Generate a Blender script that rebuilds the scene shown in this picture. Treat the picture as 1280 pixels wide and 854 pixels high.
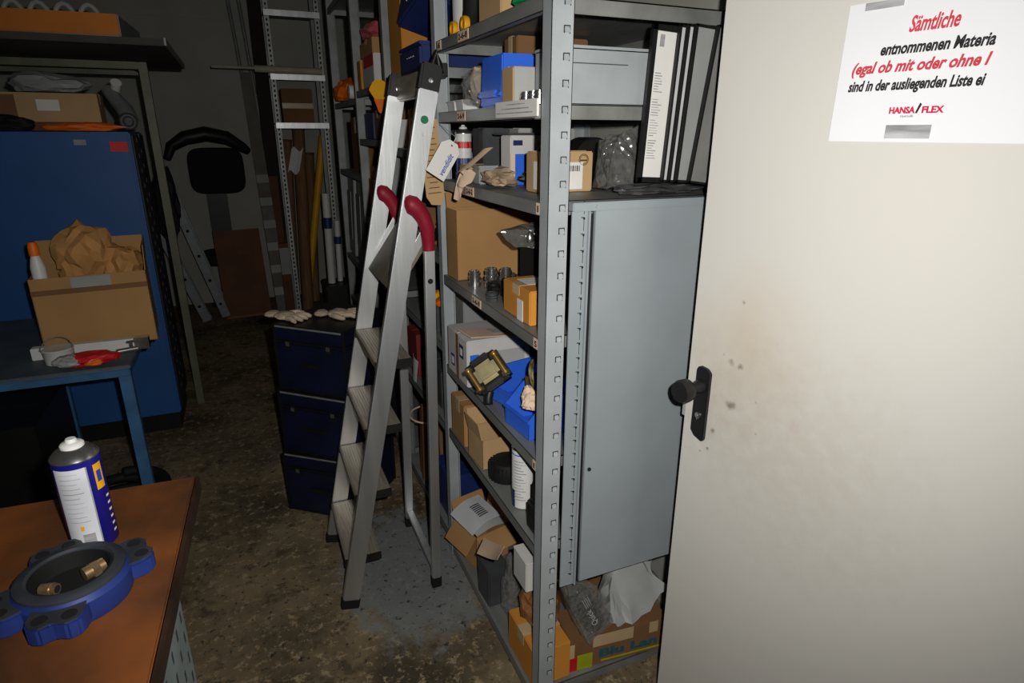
import bpy, bmesh, math, random
from mathutils import Vector, Matrix, noise
random.seed(7)
for o in list(bpy.data.objects): bpy.data.objects.remove(o)
SC = bpy.context.scene
COL = SC.collection
PI = math.pi
# ---------------------------------------------------------------- camera, light, exposure
CAM_LOC = Vector((0, 0, 1.6))
RIGHT = Vector((0.9199, -0.3921, 0.0021)).normalized()
FWD = Vector((0.3720, 0.8710, -0.3210)).normalized()
UP = RIGHT.cross(FWD).normalized()
RIGHT = FWD.cross(UP).normalized()
cd = bpy.data.cameras.new('camera'); cam = bpy.data.objects.new('camera', cd); COL.objects.link(cam)
cd.sensor_width = 36; cd.lens = 770 / 1280 * 36; cd.clip_start = 0.02
m = Matrix((RIGHT, UP, -FWD)).transposed().to_4x4(); m.translation = CAM_LOC
cam.matrix_world = m
SC.camera = cam
FLASH_W, AMBIENT = 97.0, 0.014
ld = bpy.data.lights.new('camera_flash', 'SPOT'); ld.energy = FLASH_W; ld.shadow_soft_size = 0.012; ld.color = (1, .98, .945)
ld.spot_size = math.radians(128); ld.spot_blend = 1.0                  # the reflector of the flash: brightest ahead, fading to the corners
lo = bpy.data.objects.new('camera_flash', ld); COL.objects.link(lo); lo.location = CAM_LOC + RIGHT * .062 + UP * .05 - FWD * .01
lo.rotation_euler = (-(FWD - RIGHT * .06 + UP * .10)).to_track_quat('Z', 'Y').to_euler()
w = bpy.data.worlds.new('World'); SC.world = w; w.use_nodes = True
w.node_tree.nodes['Background'].inputs[0].default_value = (.9, .95, 1, 1)
w.node_tree.nodes['Background'].inputs[1].default_value = AMBIENT
SC.view_settings.view_transform = 'Standard'; SC.view_settings.look = 'None'
SC.view_settings.gamma = 1; SC.view_settings.exposure = 0; SC.view_settings.use_curve_mapping = False

# ---------------------------------------------------------------- materials
def lin(c):
    def f(v):
        v /= 255
        return v / 12.92 if v <= .04045 else ((v + .055) / 1.055) ** 2.4
    return (f(c[0]), f(c[1]), f(c[2]), 1)
MATS = {}
def mat(name, rgb, rough=.6, metal=0., var=.12, scale=12, bump=0., bscale=60, stretch=(1, 1, 1), spec=.4, dark=None):
    if name in MATS: return MATS[name]
    M = bpy.data.materials.new(name); M.use_nodes = True; nt = M.node_tree; N = nt.nodes; L = nt.links
    b = N['Principled BSDF']; c = lin(rgb)
    b.inputs['Roughness'].default_value = rough; b.inputs['Metallic'].default_value = metal
    b.inputs['Specular IOR Level'].default_value = spec
    tc = N.new('ShaderNodeTexCoord'); mp = N.new('ShaderNodeMapping'); mp.inputs['Scale'].default_value = stretch
    L.new(tc.outputs['Object'], mp.inputs[0])
    nz = N.new('ShaderNodeTexNoise'); nz.inputs['Scale'].default_value = scale; nz.inputs['Detail'].default_value = 6
    L.new(mp.outputs[0], nz.inputs['Vector'])
    mx = N.new('ShaderNodeMix'); mx.data_type = 'RGBA'
    k = 1 - var * 2
    d = lin(dark) if dark else (c[0] * k, c[1] * k, c[2] * k, 1)
    k2 = 1 + var * .7
    mx.inputs[6].default_value = d; mx.inputs[7].default_value = (min(c[0] * k2, 1), min(c[1] * k2, 1), min(c[2] * k2, 1), 1)
    rp = N.new('ShaderNodeValToRGB'); rp.color_ramp.elements[0].position = .3; rp.color_ramp.elements[1].position = .68
    L.new(nz.outputs[0], rp.inputs[0]); L.new(rp.outputs[0], mx.inputs[0]); L.new(mx.outputs[2], b.inputs['Base Color'])
    if bump:
        n2 = N.new('ShaderNodeTexNoise'); n2.inputs['Scale'].default_value = bscale; n2.inputs['Detail'].default_value = 4
        L.new(mp.outputs[0], n2.inputs['Vector'])
        bp = N.new('ShaderNodeBump'); bp.inputs['Strength'].default_value = bump; bp.inputs['Distance'].default_value = .004
        L.new(n2.outputs[0], bp.inputs['Height']); L.new(bp.outputs[0], b.inputs['Normal'])
    MATS[name] = M
    return M
def film(name, rgb, alpha=.35, rough=.12):
    if name in MATS: return MATS[name]
    M = bpy.data.materials.new(name); M.use_nodes = True; nt = M.node_tree; N = nt.nodes; L = nt.links
    b = N['Principled BSDF']; b.inputs['Base Color'].default_value = lin(rgb); b.inputs['Roughness'].default_value = rough
    b.inputs['Specular IOR Level'].default_value = 1.0
    tc = N.new('ShaderNodeTexCoord'); nz = N.new('ShaderNodeTexVoronoi'); nz.inputs['Scale'].default_value = 55; L.new(tc.outputs['Object'], nz.inputs['Vector'])
    bp = N.new('ShaderNodeBump'); bp.inputs['Strength'].default_value = .8; bp.inputs['Distance'].default_value = .006; L.new(nz.outputs[0], bp.inputs['Height']); L.new(bp.outputs[0], b.inputs['Normal'])
    t = N.new('ShaderNodeBsdfTransparent'); mx = N.new('ShaderNodeMixShader'); mx.inputs[0].default_value = alpha
    L.new(t.outputs[0], mx.inputs[1]); L.new(b.outputs[0], mx.inputs[2]); L.new(mx.outputs[0], N['Material Output'].inputs[0])
    MATS[name] = M
    return M
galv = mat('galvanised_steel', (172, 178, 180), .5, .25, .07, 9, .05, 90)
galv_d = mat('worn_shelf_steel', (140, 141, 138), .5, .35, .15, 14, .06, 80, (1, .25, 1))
panel_m = mat('grey_painted_sheet', (152, 160, 164), .5, .1, .06, 4, .02, 40)
alu = mat('brushed_aluminium', (212, 214, 214), .42, .93, .1, 20, .05, 120, (1, 1, .05))
alu_step = mat('step_aluminium', (176, 166, 150), .48, .5, .16, 30, .06, 150, (6, .3, 1))
blackp = mat('black_plastic', (26, 26, 26), .45, 0, .15, 20)
rubber = mat('black_rubber', (16, 16, 16), .75, 0, .15, 30)
darkslot = mat('dark_slot', (20, 21, 22), .8)
redp = mat('red_grip_plastic', (150, 24, 48), .5, 0, .08, 10)
cardb = mat('cardboard', (176, 134, 84), .85, 0, .07, 5, .05, 70)
cardb2 = mat('cardboard_light', (190, 156, 112), .85, 0, .07, 6, .05, 70)
cardb_o = mat('cardboard_orange', (206, 138, 52), .8, 0, .08, 5, .05, 60)
cardb_d = mat('cardboard_brown', (128, 92, 58), .85, 0, .12, 5, .05, 60)
tape_m = mat('packing_tape', (196, 170, 130), .3, 0, .06, 10)
paper = mat('white_paper', (226, 224, 218), .8, 0, .03, 10)
paper_p = mat('buff_paper', (228, 200, 172), .8, 0, .05, 8)
kraft = mat('kraft_paper', (196, 144, 84), .8, 0, .1, 9, .2, 40)
white_carton = mat('white_carton', (206, 204, 200), .7, 0, .06, 7, .03, 50)
grey_carton = mat('grey_printed_carton', (172, 172, 168), .7, 0, .06, 7)
ink = mat('black_ink', (38, 36, 38), .8)
ink_b = mat('blue_ink', (44, 62, 170), .8)
ink_r = mat('red_ink', (206, 62, 76), .8)
ink_c = mat('crimson_ink', (206, 22, 72), .8)
ink_g = mat('grey_ink', (176, 176, 178), .85, 0, .25, 25, 0, 60, (.4, 1, 3))
bluep = mat('blue_bin_plastic', (52, 108, 228), .4, 0, .06, 8)
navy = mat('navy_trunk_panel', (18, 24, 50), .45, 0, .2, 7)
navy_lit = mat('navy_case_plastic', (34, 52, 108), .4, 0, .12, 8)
bluecab = mat('blue_cabinet_paint', (38, 88, 150), .5, 0, .08, 3)
bluebench = mat('blue_bench_paint', (62, 104, 146), .5, 0, .15, 12)
brass = mat('brass', (226, 190, 116), .28, .9, .1, 20)
steelb = mat('bright_steel', (214, 214, 210), .22, .95, .1, 25)
yellow = mat('yellow_plastic', (236, 172, 20), .45, 0, .06, 9)
orange = mat('orange_plastic', (236, 112, 14), .5, 0, .08, 9)
greenp = mat('green_plastic', (18, 120, 72), .5, 0, .1, 9)
redm = mat('red_plastic', (206, 26, 34), .4, 0, .08, 9)
whitep = mat('white_plastic', (222, 222, 218), .4, 0, .04, 9)
greyp = mat('grey_plastic', (150, 152, 150), .5, 0, .06, 9)
dgrey = mat('dark_grey_case', (70, 72, 74), .5, 0, .12, 12)
pink = mat('pink_film_wrap', (206, 96, 104), .25, 0, .15, 12)
wood_d = mat('dark_wood', (132, 98, 66), .7, 0, .2, 8, .05, 40, (5, 5, .4))
brownboard = mat('brown_board', (104, 64, 36), .7, 0, .15, 5)
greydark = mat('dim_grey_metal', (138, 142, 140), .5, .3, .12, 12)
olive = mat('olive_grey_frame', (100, 102, 84), .5, .1, .12, 12)
chairfab = mat('black_upholstery', (22, 24, 32), .9, 0, .2, 50, .1, 300)
glovem = mat('beige_glove_cloth', (206, 184, 160), .9, 0, .12, 22, .3, 140)
bagw = mat('white_poly_bag', (186, 188, 186), .35, 0, .06, 8)
foil = mat('silver_foil_film', (96, 98, 98), .2, .3, .3, 30, .3, 60)
clear = film('clear_film', (150, 150, 146), .3, .12)
bubble = film('bubble_film', (120, 120, 116), .5, .16)
greyfilm = film('grey_film', (110, 108, 104), .6, .15)
def mat_text(name): return MATS[name]

# floor with stains and pale paint flecks
def floor_material():
    M = bpy.data.materials.new('stained_concrete'); M.use_nodes = True; nt = M.node_tree; N = nt.nodes; L = nt.links
    b = N['Principled BSDF']; b.inputs['Roughness'].default_value = .8; b.inputs['Specular IOR Level'].default_value = .25
    tc = N.new('ShaderNodeTexCoord')
    def nz(s, d=8, r=.6, off=0):
        mp = N.new('ShaderNodeMapping'); mp.inputs['Location'].default_value = (off, off * .7, 0); L.new(tc.outputs['Object'], mp.inputs[0])
        n = N.new('ShaderNodeTexNoise'); n.inputs['Scale'].default_value = s; n.inputs['Detail'].default_value = d; n.inputs['Roughness'].default_value = r
        L.new(mp.outputs[0], n.inputs['Vector']); return n.outputs[0]
    def ramp(x, a, c, v0=0, v1=1):
        r = N.new('ShaderNodeValToRGB'); r.color_ramp.elements[0].position = a; r.color_ramp.elements[1].position = c
        r.color_ramp.elements[0].color = (v0, v0, v0, 1); r.color_ramp.elements[1].color = (v1, v1, v1, 1)
        L.new(x, r.inputs[0]); return r.outputs[0]
    def mix(f, A, B):
        m = N.new('ShaderNodeMix'); m.data_type = 'RGBA'; L.new(f, m.inputs[0])
        for k, v in ((6, A), (7, B)):
            if isinstance(v, tuple): m.inputs[k].default_value = v
            else: L.new(v, m.inputs[k])
        return m.outputs[2]
    base = mix(ramp(nz(3.2), .38, .62), lin((112, 98, 75)), lin((138, 122, 94)))
    base = mix(ramp(nz(1.6, 5, .5, 3.1), .47, .6), base, lin((76, 68, 53)))
    base = mix(ramp(nz(26, 9, .8, 5.2), .53, .6), base, lin((172, 152, 118)))
    base = mix(ramp(nz(9, 7, .75, 9.4), .53, .62), base, lin((88, 77, 60)))
    # worn blue-grey paint patch near the shelving
    mp = N.new('ShaderNodeMapping'); mp.inputs['Location'].default_value = (-.42, -1.98, 0); L.new(tc.outputs['Object'], mp.inputs[0])
    sc = N.new('ShaderNodeVectorMath'); sc.operation = 'MULTIPLY'; sc.inputs[1].default_value = (3.4, 2.2, 1); L.new(mp.outputs[0], sc.inputs[0])
    ln = N.new('ShaderNodeVectorMath'); ln.operation = 'LENGTH'; L.new(sc.outputs[0], ln.inputs[0])
    ad = N.new('ShaderNodeMath'); ad.operation = 'MULTIPLY_ADD'; L.new(nz(14, 6, .7, 2.2), ad.inputs[0]); ad.inputs[1].default_value = .6; dv = N.new('ShaderNodeMath'); dv.operation = 'MULTIPLY'; dv.inputs[1].default_value = .45; L.new(ln.outputs['Value'], dv.inputs[0]); L.new(dv.outputs[0], ad.inputs[2])
    base = mix(ramp(ad.outputs[0], .62, .74, .8, 0), base, lin((126, 132, 132)))
    base = mix(ramp(nz(34, 6, .75, 7.7), .575, .63), base, lin((48, 50, 50)))
    L.new(base, b.inputs['Base Color'])
    bp = N.new('ShaderNodeBump'); bp.inputs['Strength'].default_value = .25; bp.inputs['Distance'].default_value = .004
    L.new(nz(70, 6), bp.inputs['Height']); L.new(bp.outputs[0], b.inputs['Normal'])
    return M
def door_material():
    M = bpy.data.materials.new('scuffed_cream_door'); M.use_nodes = True; nt = M.node_tree; N = nt.nodes; L = nt.links
    b = N['Principled BSDF']; b.inputs['Roughness'].default_value = .5; b.inputs['Specular IOR Level'].default_value = .3
    tc = N.new('ShaderNodeTexCoord')
    cur = None
    base = N.new('ShaderNodeRGB'); base.outputs[0].default_value = lin((208, 205, 197)); cur = base.outputs[0]
    nz = N.new('ShaderNodeTexNoise'); nz.inputs['Scale'].default_value = 26; nz.inputs['Detail'].default_value = 8; nz.inputs['Roughness'].default_value = .65
    L.new(tc.outputs['Object'], nz.inputs['Vector'])
    nb = N.new('ShaderNodeTexNoise'); nb.inputs['Scale'].default_value = 5; nb.inputs['Detail'].default_value = 6
    L.new(tc.outputs['Object'], nb.inputs['Vector'])
    def blot(c, r, a0, a1, col, noisein, amt):
        nonlocal cur
        d = N.new('ShaderNodeVectorMath'); d.operation = 'DISTANCE'; d.inputs[1].default_value = c; L.new(tc.outputs['Object'], d.inputs[0])
        q = N.new('ShaderNodeMapRange'); q.inputs[1].default_value = 0; q.inputs[2].default_value = r; q.inputs[3].default_value = 1; q.inputs[4].default_value = 0; L.new(d.outputs['Value'], q.inputs[0])
        mu = N.new('ShaderNodeMath'); mu.operation = 'MULTIPLY'; L.new(q.outputs[0], mu.inputs[0]); L.new(noisein, mu.inputs[1])
        rr = N.new('ShaderNodeValToRGB'); rr.color_ramp.elements[0].position = a0; rr.color_ramp.elements[1].position = a1
        rr.color_ramp.elements[1].color = (amt, amt, amt, 1); L.new(mu.outputs[0], rr.inputs[0])
        mx = N.new('ShaderNodeMix'); mx.data_type = 'RGBA'; L.new(rr.outputs[0], mx.inputs[0]); L.new(cur, mx.inputs[6]); mx.inputs[7].default_value = lin(col); cur = mx.outputs[2]
    blot((.14, 0, 1.2), .24, .12, .5, (200, 178, 150), nb.outputs[0], .4)
    blot((.12, 0, 1.05), .3, .16, .5, (190, 178, 158), nz.outputs[0], .4)
    blot((.30, 0, .95), .5, .2, .5, (190, 180, 164), nz.outputs[0], .4)
    for c, r in (((.115, 0, 1.13), .03), ((.142, 0, 1.125), .022), ((.095, 0, 1.14), .018), ((.13, 0, 1.265), .014), ((.128, 0, 1.03), .035), ((.06, 0, .885), .012), ((.19, 0, 1.06), .01), ((.2, 0, .99), .01), ((.08, 0, .9), .012), ((.09,0,.95),.02)):
        blot(c, r, .3, .5, (104, 92, 78), nz.outputs[0], .7)
    L.new(cur, b.inputs['Base Color'])
    return M

# ---------------------------------------------------------------- mesh tools
def X(loc=(0, 0, 0), rot=(0, 0, 0)):
    return Matrix.Translation(loc) @ Matrix.Rotation(rot[2], 4, 'Z') @ Matrix.Rotation(rot[1], 4, 'Y') @ Matrix.Rotation(rot[0], 4, 'X')
class MB:
    def __init__(s): s.bm = bmesh.new(); s.mi = 0; s.ang = .7
    def _add(s, b, M=None):
        if M is not None: b.transform(M)
        for f in b.faces: f.material_index = s.mi
        me = bpy.data.meshes.new('tmp'); b.to_mesh(me); b.free(); s.bm.from_mesh(me); bpy.data.meshes.remove(me); return s
    def box(s, c, d, bev=.002, rot=(0, 0, 0), M=None, taper=None):
        b = bmesh.new(); bmesh.ops.create_cube(b, size=1)
        if taper:
            for v in b.verts:
                if v.co.z > 0: v.co.x *= taper[0]; v.co.y *= taper[1]
        b.transform(Matrix.Diagonal((d[0], d[1], d[2], 1)))
        if bev: bmesh.ops.bevel(b, geom=b.edges[:], offset=min(bev, min(d) * .45), segments=2, affect='EDGES')
        b.transform(X(c, rot)); return s._add(b, M)
    def bx(s, x0, x1, y0, y1, z0, z1, bev=.002): return s.box(((x0 + x1) / 2, (y0 + y1) / 2, (z0 + z1) / 2), (abs(x1 - x0), abs(y1 - y0), abs(z1 - z0)), bev)
    def bar(s, p, q, wx, wy, bev=.002, side=(0, 1, 0)):
        p = Vector(p); q = Vector(q); z = (q - p); l = z.length; z.normalize(); y = Vector(side); y = (y - z * y.dot(z)).normalized(); x = y.cross(z)
        M = Matrix((x, y, z)).transposed().to_4x4(); M.translation = (p + q) / 2
        return s.box((0, 0, 0), (wx, wy, l), bev, M=M)
    def cone(s, p, q, r0, r1=None, n=24):
        p = Vector(p); q = Vector(q); r1 = r0 if r1 is None else r1; d = q - p
        b = bmesh.new(); bmesh.ops.create_cone(b, cap_ends=True, segments=n, radius1=r0, radius2=max(r1, 1e-5), depth=d.length)
        M = d.to_track_quat('Z', 'Y').to_matrix().to_4x4(); M.translation = (p + q) / 2
        return s._add(b, M)
    def tube(s, pts, r, n=10, closed=False):
        pts = [Vector(p) for p in pts]; rs = r if isinstance(r, (list, tuple)) else [r] * len(pts)
        b = bmesh.new(); rings = []; up = Vector((0, 0, 1)); N = len(pts)
        pt = None
        for i, p in enumerate(pts):
            t = ((pts[(i + 1) % N] if closed or i < N - 1 else p) - (pts[i - 1] if closed or i > 0 else p)).normalized()
            if pt is None:
                a = t.orthogonal().normalized()
            else:
                a = (a - t * a.dot(t)).normalized()
            pt = t; c = t.cross(a)
            rings.append([b.verts.new(p + (a * math.cos(k * 2 * PI / n) + c * math.sin(k * 2 * PI / n)) * rs[i]) for k in range(n)])
        for i in range(N if closed else N - 1):
            A = rings[i]; B = rings[(i + 1) % N]
            for k in range(n): b.faces.new((A[k], A[(k + 1) % n], B[(k + 1) % n], B[k]))
        if not closed:
            b.faces.new(rings[0][::-1]); b.faces.new(rings[-1])
        bmesh.ops.recalc_face_normals(b, faces=b.faces[:])
        return s._add(b)
    def lathe(s, prof, c=(0, 0, 0), n=32, rot=(0, 0, 0), a0=0., a1=2 * PI):
        b = bmesh.new(); rings = []; full = abs(a1 - a0 - 2 * PI) < 1e-4
        for k in range(n if full else n + 1):
            a = a0 + (a1 - a0) * k / n
            rings.append([b.verts.new((r * math.cos(a), r * math.sin(a), z)) for r, z in prof])
        for k in range(n):
            A = rings[k]; B = rings[(k + 1) % len(rings)]
            for i in range(len(prof) - 1): b.faces.new((A[i], B[i], B[i + 1], A[i + 1]))
        bmesh.ops.remove_doubles(b, verts=b.verts[:], dist=1e-6)
        bmesh.ops.holes_fill(b, edges=[e for e in b.edges if e.is_boundary], sides=0) if full and (prof[0][0] > 1e-4 and prof[0] != prof[-1]) else None
        bmesh.ops.recalc_face_normals(b, faces=b.faces[:])
        return s._add(b, X(c, rot))
    def prism(s, poly, z0, z1, bev=0., M=None):
        b = bmesh.new(); vs = [b.verts.new((p[0], p[1], z0)) for p in poly]; f = b.faces.new(vs)
        r = bmesh.ops.extrude_face_region(b, geom=[f]); bmesh.ops.translate(b, vec=(0, 0, z1 - z0), verts=[v for v in r['geom'] if isinstance(v, bmesh.types.BMVert)])
        bmesh.ops.recalc_face_normals(b, faces=b.faces[:])
        if bev: bmesh.ops.bevel(b, geom=b.edges[:], offset=bev, segments=2, affect='EDGES')
        return s._add(b, M)
    def blob(s, c, d, amp=.2, freq=3., sub=4, seed=0, flat=None, rot=(0, 0, 0)):
        """a crumpled lump: large soft swell, sharp straight creases between flat facets"""
        s.ang = .16; b = bmesh.new(); bmesh.ops.create_icosphere(b, subdivisions=3 if freq > 1.5 else 2, radius=1)
        rnd = random.Random(seed * 17 + 5); off = Vector((seed * 3.7, seed * 1.3, seed * 2.1))
        for v in b.verts:
            n = v.co.normalized(); q = n * freq * .55 + off
            v.co = n * (1 - amp * .25 + amp * (noise.noise(q) * .75 + rnd.uniform(-.32, .32))) + Vector((rnd.uniform(-.05, .05), rnd.uniform(-.05, .05), rnd.uniform(-.05, .05)))
        bmesh.ops.subdivide_edges(b, edges=b.edges[:], cuts=1, use_grid_fill=True)
        for v in b.verts:
            v.co *= 1 + amp * .06 * noise.noise(v.co * 6 + off)
            if flat is not None and v.co.z < -flat: v.co.z = -flat
        b.transform(Matrix.Diagonal((d[0] / 2, d[1] / 2, d[2] / 2, 1))); b.transform(X(c, rot)); return s._add(b)
    def soft(s, c, d, rot=(0, 0, 0), pw=.6):
        """a cushion: a rounded super-ellipsoid"""
        b = bmesh.new(); bmesh.ops.create_uvsphere(b, u_segments=32, v_segments=20, radius=1)
        for v in b.verts: v.co = Vector([math.copysign(abs(t) ** pw, t) for t in v.co])
        b.transform(Matrix.Diagonal((d[0] / 2, d[1] / 2, d[2] / 2, 1))); b.transform(X(c, rot)); return s._add(b)
    def hull(s, pts, cuts=3, jit=.008, seed=0):
        """a filled bag: skin stretched over the given corner points, with creases"""
        s.ang = .16; b = bmesh.new(); [b.verts.new(p) for p in pts]; r = bmesh.ops.convex_hull(b, input=b.verts[:])
        bmesh.ops.delete(b, geom=[v for v in b.verts if not v.link_faces], context='VERTS')
        bmesh.ops.triangulate(b, faces=b.faces[:]); bmesh.ops.subdivide_edges(b, edges=b.edges[:], cuts=cuts, use_grid_fill=True); b.normal_update()
        off = Vector((seed * 2.3, seed, 1)); rnd = random.Random(seed)
        for v in b.verts: v.co += v.normal * (jit * (noise.noise(v.co * 22 + off) + rnd.uniform(-.5, .5)))
        return s._add(b)
    def sheet(s, f, nu=16, nv=16, th=.0008):
        b = bmesh.new(); g = [[b.verts.new(f(i / nu, j / nv)) for j in range(nv + 1)] for i in range(nu + 1)]
        for i in range(nu):
            for j in range(nv): b.faces.new((g[i][j], g[i + 1][j], g[i + 1][j + 1], g[i][j + 1]))
        bmesh.ops.recalc_face_normals(b, faces=b.faces[:])
        bmesh.ops.solidify(b, geom=b.faces[:], thickness=th)
        return s._add(b)
    def torus(s, c, R, r, rot=(0, 0, 0), n=40, m=12, turns=1, pitch=0, jit=0):
        M = X(c, rot); pts = []
        if turns == 1:
            pts = [M @ Vector((R * math.cos(2 * PI * k / n), R * math.sin(2 * PI * k / n), 0)) for k in range(n)]
            return s.tube(pts, r, m, True)
        for k in range(int(n * turns) + 1):
            a = 2 * PI * k / n; rr = R + jit * math.sin(a * 1.37)
            pts.append(M @ Vector((rr * math.cos(a), rr * math.sin(a), pitch * k / n)))
        return s.tube(pts, r, m)
    def build(s, name, material, parent=None, angle=None):
        angle = angle or s.ang
        me = bpy.data.meshes.new(name); s.bm.to_mesh(me); s.bm.free()
        me.polygons.foreach_set('use_smooth', [True] * len(me.polygons)); me.set_sharp_from_angle(angle=angle)
        for q in (material if isinstance(material, (list, tuple)) else (material,)): me.materials.append(q)
        o = bpy.data.objects.new(name, me); COL.objects.link(o)
        if parent is not None: o.parent = parent
        return o
    def mark(s, k): s.mi = k; return s
def thing(name, label, cat, loc=(0, 0, 0), rz=0, group=None, rot=None):
    o = bpy.data.objects.new(name, None); COL.objects.link(o); o.location = loc; o.rotation_euler = rot or (0, 0, rz); o.empty_display_size = .05
    o['label'] = label; o['category'] = cat
    if group: o['group'] = group
    return o
def tag(o, label, cat, group=None, loc=None, rot=None):
    o['label'] = label; o['category'] = cat
    if group: o['group'] = group
    if loc: o.location = loc
    if rot: o.rotation_euler = rot
    return o
def struct(name, mb, m, label=None):
    o = mb.build(name, m); o['kind'] = 'structure'
    return o
def dup(root, loc, rz=None, label=None):
    r = root.copy(); COL.objects.link(r); r.location = loc
    if rz is not None: r.rotation_euler = (0, 0, rz)
    if label: r['label'] = label
    for ch in list(root.children):
        c = ch.copy(); COL.objects.link(c); c.parent = r
        for g in list(ch.children):
            d = g.copy(); COL.objects.link(d); d.parent = c
    return r
def text(s, size, M, material, parent, shear=0., bold=0., align='LEFT', name='lettering', width=None):
    cu = bpy.data.curves.new(name, 'FONT'); cu.body = s; cu.size = size; cu.shear = shear; cu.offset = bold; cu.align_x = align; cu.extrude = .0002; cu.resolution_u = 3
    t = bpy.data.objects.new(name + '_src', cu)
    me = bpy.data.meshes.new_from_object(t); bpy.data.objects.remove(t); bpy.data.curves.remove(cu)
    if width:
        xs = [v.co.x for v in me.vertices]; k = width / (max(xs) - min(xs)); me.transform(Matrix.Diagonal((k, 1, 1, 1)))
    me.transform(M); me.materials.append(material)
    o = bpy.data.objects.new(name, me); COL.objects.link(o)
    if parent is not None: o.parent = parent
    return o
TX = Matrix.Rotation(PI / 2, 4, 'X')                        # writing on a face that looks to -Y
def TXm(x, y, z): return Matrix.Translation((x, y, z)) @ TX
TL = Matrix.Rotation(-PI / 2, 4, 'Z') @ TX                  # writing on a face that looks to -X
def TLm(x, y, z): return Matrix.Translation((x, y, z)) @ TL

# ---------------------------------------------------------------- room shell
fl = struct('floor', MB().bx(-1.9, 1.3, -1.2, 6.75, -.1, 0, 0), floor_material())
wallm = mat('dim_plaster', (168, 168, 158), .9, 0, .06, 3, .1, 30)
struct('wall_back', MB().bx(-1.9, 1.3, 6.6, 6.75, 0, 3.0, 0).bx(-1.9, 1.3, 6.594, 6.6, 2.54, 2.546, 0), wallm)
struct('wall_left', MB().bx(-1.9, -1.75, -1.2, 6.6, 0, 3.0, 0), wallm)
struct('wall_right', MB().bx(1.2, 1.3, -.1, 6.6, 0, 3.0, 0), wallm)
struct('ceiling', MB().bx(-1.9, 1.3, .3, 6.75, 3.0, 3.1, 0), mat('ceiling_paint', (150, 150, 144), .9, 0, .05, 3))
# door leaf, local x runs along the leaf from the free edge to the hinges, local y through the leaf
DR = thing('door_1', 'cream scuffed steel door standing open at right with black knob', 'door', (.915, 1.083, 0), math.atan2(-.988, .152))
DR['kind'] = 'structure'
del DR['label']; del DR['category']
MB().bx(0, .9, 0, .042, .008, 2.06, .003).build('door_leaf', door_material(), DR)
MB().bx(-.011, .03, .018, .05, .012, 2.05, .002).build('edge_shadow', rubber, DR)  # black strip past the free edge, stands in for the door's shadow
MB().bx(-.012, 0, .006, .018, .95, 1.0, .001).build('latch_plate', galv, DR)
hp = MB()
hp.prism([(.033, .935), (.045, .922), (.068, .915), (.072, .92), (.072, 1.085), (.062, 1.094), (.04, 1.096), (.034, 1.088)], 0, .012, .002, Matrix.Rotation(PI / 2, 4, 'X'))
hpo = hp.build('handle_plate', blackp, DR)
MB().lathe([(.0, 0), (.017, 0), (.015, .012), (.012, .02), (.012, .034), (.021, .038), (.026, .044), (.027, .062), (.024, .07), (.0, .072)], (.05, -.010, 1.05), 32, (PI / 2, 0, 0)).build('door_knob', blackp, DR)
MB().lathe([(0, 0), (.0075, 0), (.0075, .004), (0, .005)], (.053, -.011, .978), 20, (PI / 2, 0, 0)).bx(.0515, .0545, -.0165, -.012, .968, .98, .0005).build('lock_cylinder', steelb, DR)
MB().lathe([(0, 0), (.012, 0), (.012, .16), (0, .16)], (.9, .05, .25), 16).lathe([(0, 0), (.012, 0), (.012, .16), (0, .16)], (.9, .05, 1.75), 16).build('hinge', galv, DR)
trim_m = mat('grey_door_frame', (130, 132, 130), .5, 0, .06, 5)
struct('trim_1', MB().bx(1.115, 1.2, .06, .17, 0, 2.12, .002), trim_m)
# notice on the door
NT = thing('notice_sheet', 'white notice in a clear sleeve taped to the cream door, red and black German writing', 'notice', (.915, 1.083, 0), math.atan2(-.988, .152))
def curl(u, v): return (.262 + u * .297, -.0015 - .004 * (max(0, .25 - u)) * (1 - v) * 3, 1.587 + v * .211)
MB().sheet(curl, 12, 8, .0006).build('paper', mat('notice_paper', (232, 232, 234), .35, 0, .01, 5), NT)
ts = -.0042
for s, x, z, sz, wd, mt, sh in (('Sämtliche', .364, 1.7475, .031, .070, ink_r, .25), ('entnommenen Materia', .326, 1.718, .0235, .158, ink, .2), ('(egal ob mit oder ohne I', .2835, 1.6925, .0235, .2, ink_r, .3), ('sind in der ausliegenden Liste ei', .283, 1.666, .0225, .2, ink, .2)):
    text(s, sz, TXm(x, ts, z), mt, NT, sh, .0007, 'LEFT', width=wd)
text('HANSA', .013, TXm(.357, ts, 1.6305), ink_c, NT, 0, .0005, width=.039)
text('FLEX', .013, TXm(.406, ts, 1.6305), ink_c, NT, 0, .0005, width=.031)
MB().prism([(.397, 1.630), (.4, 1.630), (.405, 1.643), (.402, 1.645)], 0, .0003, 0, Matrix.Translation((0, ts, 0)) @ Matrix.Rotation(PI / 2, 4, 'X')).build('logo_stroke', ink, NT)
text('Hydraulik', .005, TXm(.376, ts, 1.6245), ink_g, NT)
MB().bx(.357, .425, ts - .0004, ts, 1.593, 1.613, 0).build('stamp_block', ink_g, NT)
MB().bx(.29, .35, ts - .0004, ts, 1.786, 1.797, 0).build('tape_strip', ink_g, NT)

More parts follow.
